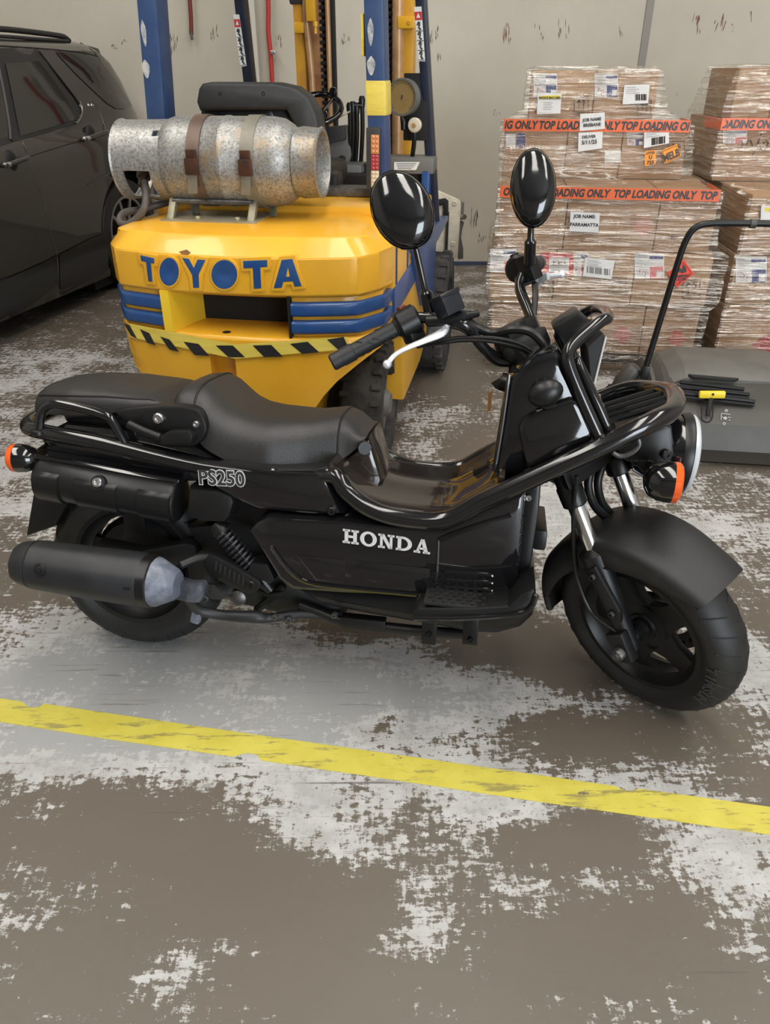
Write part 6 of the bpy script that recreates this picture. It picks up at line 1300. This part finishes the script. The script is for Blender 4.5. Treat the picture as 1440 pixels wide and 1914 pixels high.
# ================================================================ the walk-behind sweeper
yw = R(8); SW = Frame((1.13, 2.66, 0), (math.cos(yw), -math.sin(yw), 0), (math.sin(yw), math.cos(yw), 0), (0, 0, 1))
swp = empty('floor_sweeper', SW, 'dark grey walk-behind floor sweeper with yellow latch at the right edge', 'sweeper')
M['swgrey'] = worn('sweeper_grey', (.050, .047, .042), (.062, .058, .052), .5, scale=8)
M['swlight'] = worn('sweeper_dusty_grey', (.125, .118, .105), (.10, .095, .085), .6, scale=6)
M['swyellow'] = mat('sweeper_yellow', (.80, .60, .03), .4)
sprof = [(.05, .075), (.062, .12), (.085, .17), (.13, .215), (.20, .250), (.29, .272), (.33, .290), (.42, .306), (.62, .300), (.74, .24), (.78, .12)]
def swz(d): return interp(sprof, d)
def swpt(px, py, off=.002):
    lo, hi = .04, .5
    for _ in range(30):
        m_ = (lo + hi) / 2; p = SW.aty(px, py, m_)
        if p.z > swz(m_): lo = m_
        else: hi = m_
    p = SW.aty(px, py, lo); e = .01; nrm_ = V((0, -(swz(lo + e) - swz(lo - e)), 2 * e)).normalized(); return p + nrm_ * off
xl_, xr_ = -.045, .66
rings = []
for x, ins in ((xl_ - .02, .03), (xl_, .012), (xl_ + .02, 0), (xr_ - .02, 0), (xr_, .012), (xr_ + .02, .03)):
    pr_ = [(d, z if z < .2 else z - (.028 if x < xl_ + .03 else 0)) for d, z in sprof] + [(.72, .06), (.08, .06)]; rings.append([V((x, d, z)) for d, z in inset(pr_, ins)])
b = B(); b.loft(rings); b.put('housing', M['swgrey'], swp, 25)
q = [swpt(x, y, .004) for x, y in ((1218, 712), (1236, 700), (1300, 704), (1380, 716), (1430, 732))]; hd2 = [(xl_ + .0, .315), (xl_ + .10, .312), (xr_ - .12, .312), (xr_, .315)]
b = B(); b.loft([[V((x, d, z + .006 - (dz if z > .21 else 0))) for d, z in ((.30 + dz * .2, .270), (.33 + dz * .2, .290), (.42, .306), (.62, .300), (.70, .26), (.70, .2), (.31, .2))] for x, dz in ((xl_ - .022, .055), (xl_ + .02, .045), (xl_ + .10, .0), (xr_ - .22, .0), (xr_ - .06, .045), (xr_ + .022, .06))], bev=.006); b.put('hood', M['swlight'], swp, 25)
b = B(); b.prism([swpt(x, y, .012) for x, y in ((1286, 703), (1380, 711), (1372, 715), (1296, 709))], (0, 0, -.01)); b.put('hood_slot', M['black'], swp)
for k, (xa_, ya_, xb2, yb2) in enumerate(((1272, 716, 1390, 729), (1260, 724, 1400, 739), (1246, 733, 1410, 752))):
    b = B(); b.tube([swpt(xa_ + (xb2 - xa_) * t, ya_ + (yb2 - ya_) * t, .004) for t in [i / 8 for i in range(9)]], .0085, 8); b.put('grille_bar', M['satin'], swp)
    b = B(); b.tube([swpt(xa_ + (xb2 - xa_) * t, ya_ + 5 + (yb2 - ya_) * t, -.001) for t in [i / 8 for i in range(9)]], .006, 8); b.put('grille_slot', M['black'], swp)
hl_ = bpy.data.objects.new('latch', None); C.objects.link(hl_); hl_.parent = swp
a, c = swpt(1303, 744, .03), swpt(1352, 750, .03); b = B(); b.box((a + c) / 2, ((c - a).length, .022, .028), Matrix.Rotation(R(-3), 3, 'Y'), .008); b.put('latch_grip', M['swyellow'], hl_); b = B(); m_ = (a + c) / 2; b.lathe(m_ + V((0, -.010, .004)), (0, -1, .4), [(0, .005), (.003, .005), (.003, 0)], 10); b.put('grip_screw', M['black'], hl_)
b = B(); b.tube([m_ + V((0, .005, -.01)), swpt(1323, 770, .012), swpt(1322, 778, .006)], [.010, .009, .007], 8); b.put('latch_stem', M['black'], hl_)
b = B(); b.tube([swpt(x, y, .002) for x, y in ((1312, 758), (1312, 782), (1318, 788), (1326, 788), (1332, 780), (1333, 760))], .0025, 6, 4); b.put('latch_recess', M['black'], hl_)
pm = bpy.data.objects.new('panel_symbol', None); C.objects.link(pm); pm.parent = swp; wl_ = M['lettergrey']
def swl(segs, r=.0013): 
    b = B()
    for s_ in segs: b.tube([swpt(x, y, .002) for x, y in s_], r, 5)
    return b.put('symbol_line', wl_, pm)
cir = lambda x, y, r: [(x + r * math.cos(t), y + r * .8 * math.sin(t)) for t in [2 * math.pi * k / 12 for k in range(13)]]
swl([cir(1358, 768, 2.2)]); swl([cir(1354, 792, 2.2)]); swl([[(1365, 775), (1349, 773), (1348, 785)]]); swl([cir(1356, 782, 3), cir(1356, 782, 1)]); swl([[(1361, 780), (1366, 781)], [(1362, 785), (1365, 786)], [(1350, 779), (1352, 781)]])
b = B(); b.box(((xl_ + xr_) / 2, .10, .045), (xr_ - xl_ - .02, .03, .075), bev=.004); b.put('front_skirt', mat('dusty_skirt', (.045, .037, .028), .8), swp)
b = B(); b.lathe((xl_ + .03, .30, .062), (1, 0, 0), [(0, .06), (xr_ - xl_ - .06, .06)], 24); b.put('brush_roller', M['black'], swp)
for x in (xl_ - .045, xr_ + .005): b = B(); b.lathe((x, .52, .12), (1, 0, 0), [(0, .11), (.006, .12), (.034, .12), (.04, .11), (.04, .05), (.02, .04), (.02, 0)], 32); b.put('wheel', M['rubber_grey'], swp)
# left side: motor cover, ribbed drive block and the round side brush
b = B(); p = SW.aty(1188, 705, .40); b.lathe(p + V((-.035, 0, 0)), V((.45, -.2, .85)), [(-.06, .03), (-.03, .038), (.045, .036), (.06, .024), (.06, 0)], 24); b.put('motor_cover', M['swgrey'], swp)
b = B(); p = SW.aty(1166, 745, .34); b.box(p + V((.02, .0, 0)), (.07, .10, .10), Matrix.Rotation(R(10), 3, 'Y'), .01)
for k in range(6):
    for s_ in (-1, 1): b.box(p + V((.02 + s_ * .036, -.05, -.04 + k * .017)), (.014, .02, .009), Matrix.Rotation(R(10), 3, 'Y'), .002)
b.put('drive_block', M['swlight'], swp)
b = B(); p = on_ground(1132, 752); p = SW.local(p); b.lathe(V((p.x + .03, p.y + .04, .0)), (0, 0, 1), [(0.002, .085), (.03, .07), (.045, .04), (.06, .03), (.06, 0)], 28)
b.box(V((p.x + .08, p.y + .05, .06)), (.14, .03, .02), bev=.004); b.put('side_brush', M['black'], swp)
hn = bpy.data.objects.new('push_handle', None); C.objects.link(hn); hn.parent = swp
HD = .38
hpts = [SW.aty(x, y, d) for x, y, d in ((1206, 692, .36), (1222, 640, .36), (1268, 490, .34), (1284, 447, .335), (1300, 426, .333), (1325, 418, .333), (1380, 417, .333), (1440, 418, .333))]
xm = (xl_ + xr_) / 2; hpts = [p for p in hpts if p.x < xm + .02]; L2 = [V((2 * xm - p.x, p.y, p.z)) for p in hpts[::-1]]
b = B(); b.tube(hpts + L2, .0125, 12, 4); b.put('handle_tube', M['satin'], hn)
b = B(); p = SW.aty(1408, 418, .333); b.lathe(p - V((.012, 0, 0)), (1, 0, 0), [(0, .0135), (.002, .0165), (.022, .0165), (.024, .0135)], 16); b.put('handle_collar', M['swgrey'], hn)
b = B(); b.box(SW.aty(1206, 698, .36), (.03, .035, .07), bev=.006); b.put('handle_bracket', M['satin'], hn); b = B(); b.box(V((2 * xm - SW.aty(1206, 698, .36).x, .36, SW.aty(1206, 698, .36).z)), (.03, .035, .07), bev=.006); b.put('handle_bracket', M['satin'], hn)
# small black and yellow tool lying behind the sweeper
p = on_depth(1425, 695, 3.50); tb = empty('hand_tool', (p.x, 3.50, 0), 'black tool with a yellow cap behind the sweeper at the right edge', 'tool')
b = B(); b.box((0.02, 0, .08), (.20, .14, .16), bev=.02); b.put('tool_body', M['satin'], tb); b = B(); b.box((.06, -.03, .175), (.08, .06, .03), bev=.008); b.put('tool_cap', M['swyellow'], tb)
for o in bpy.data.objects:
    if '_c' in o.keys(): del o['_c']
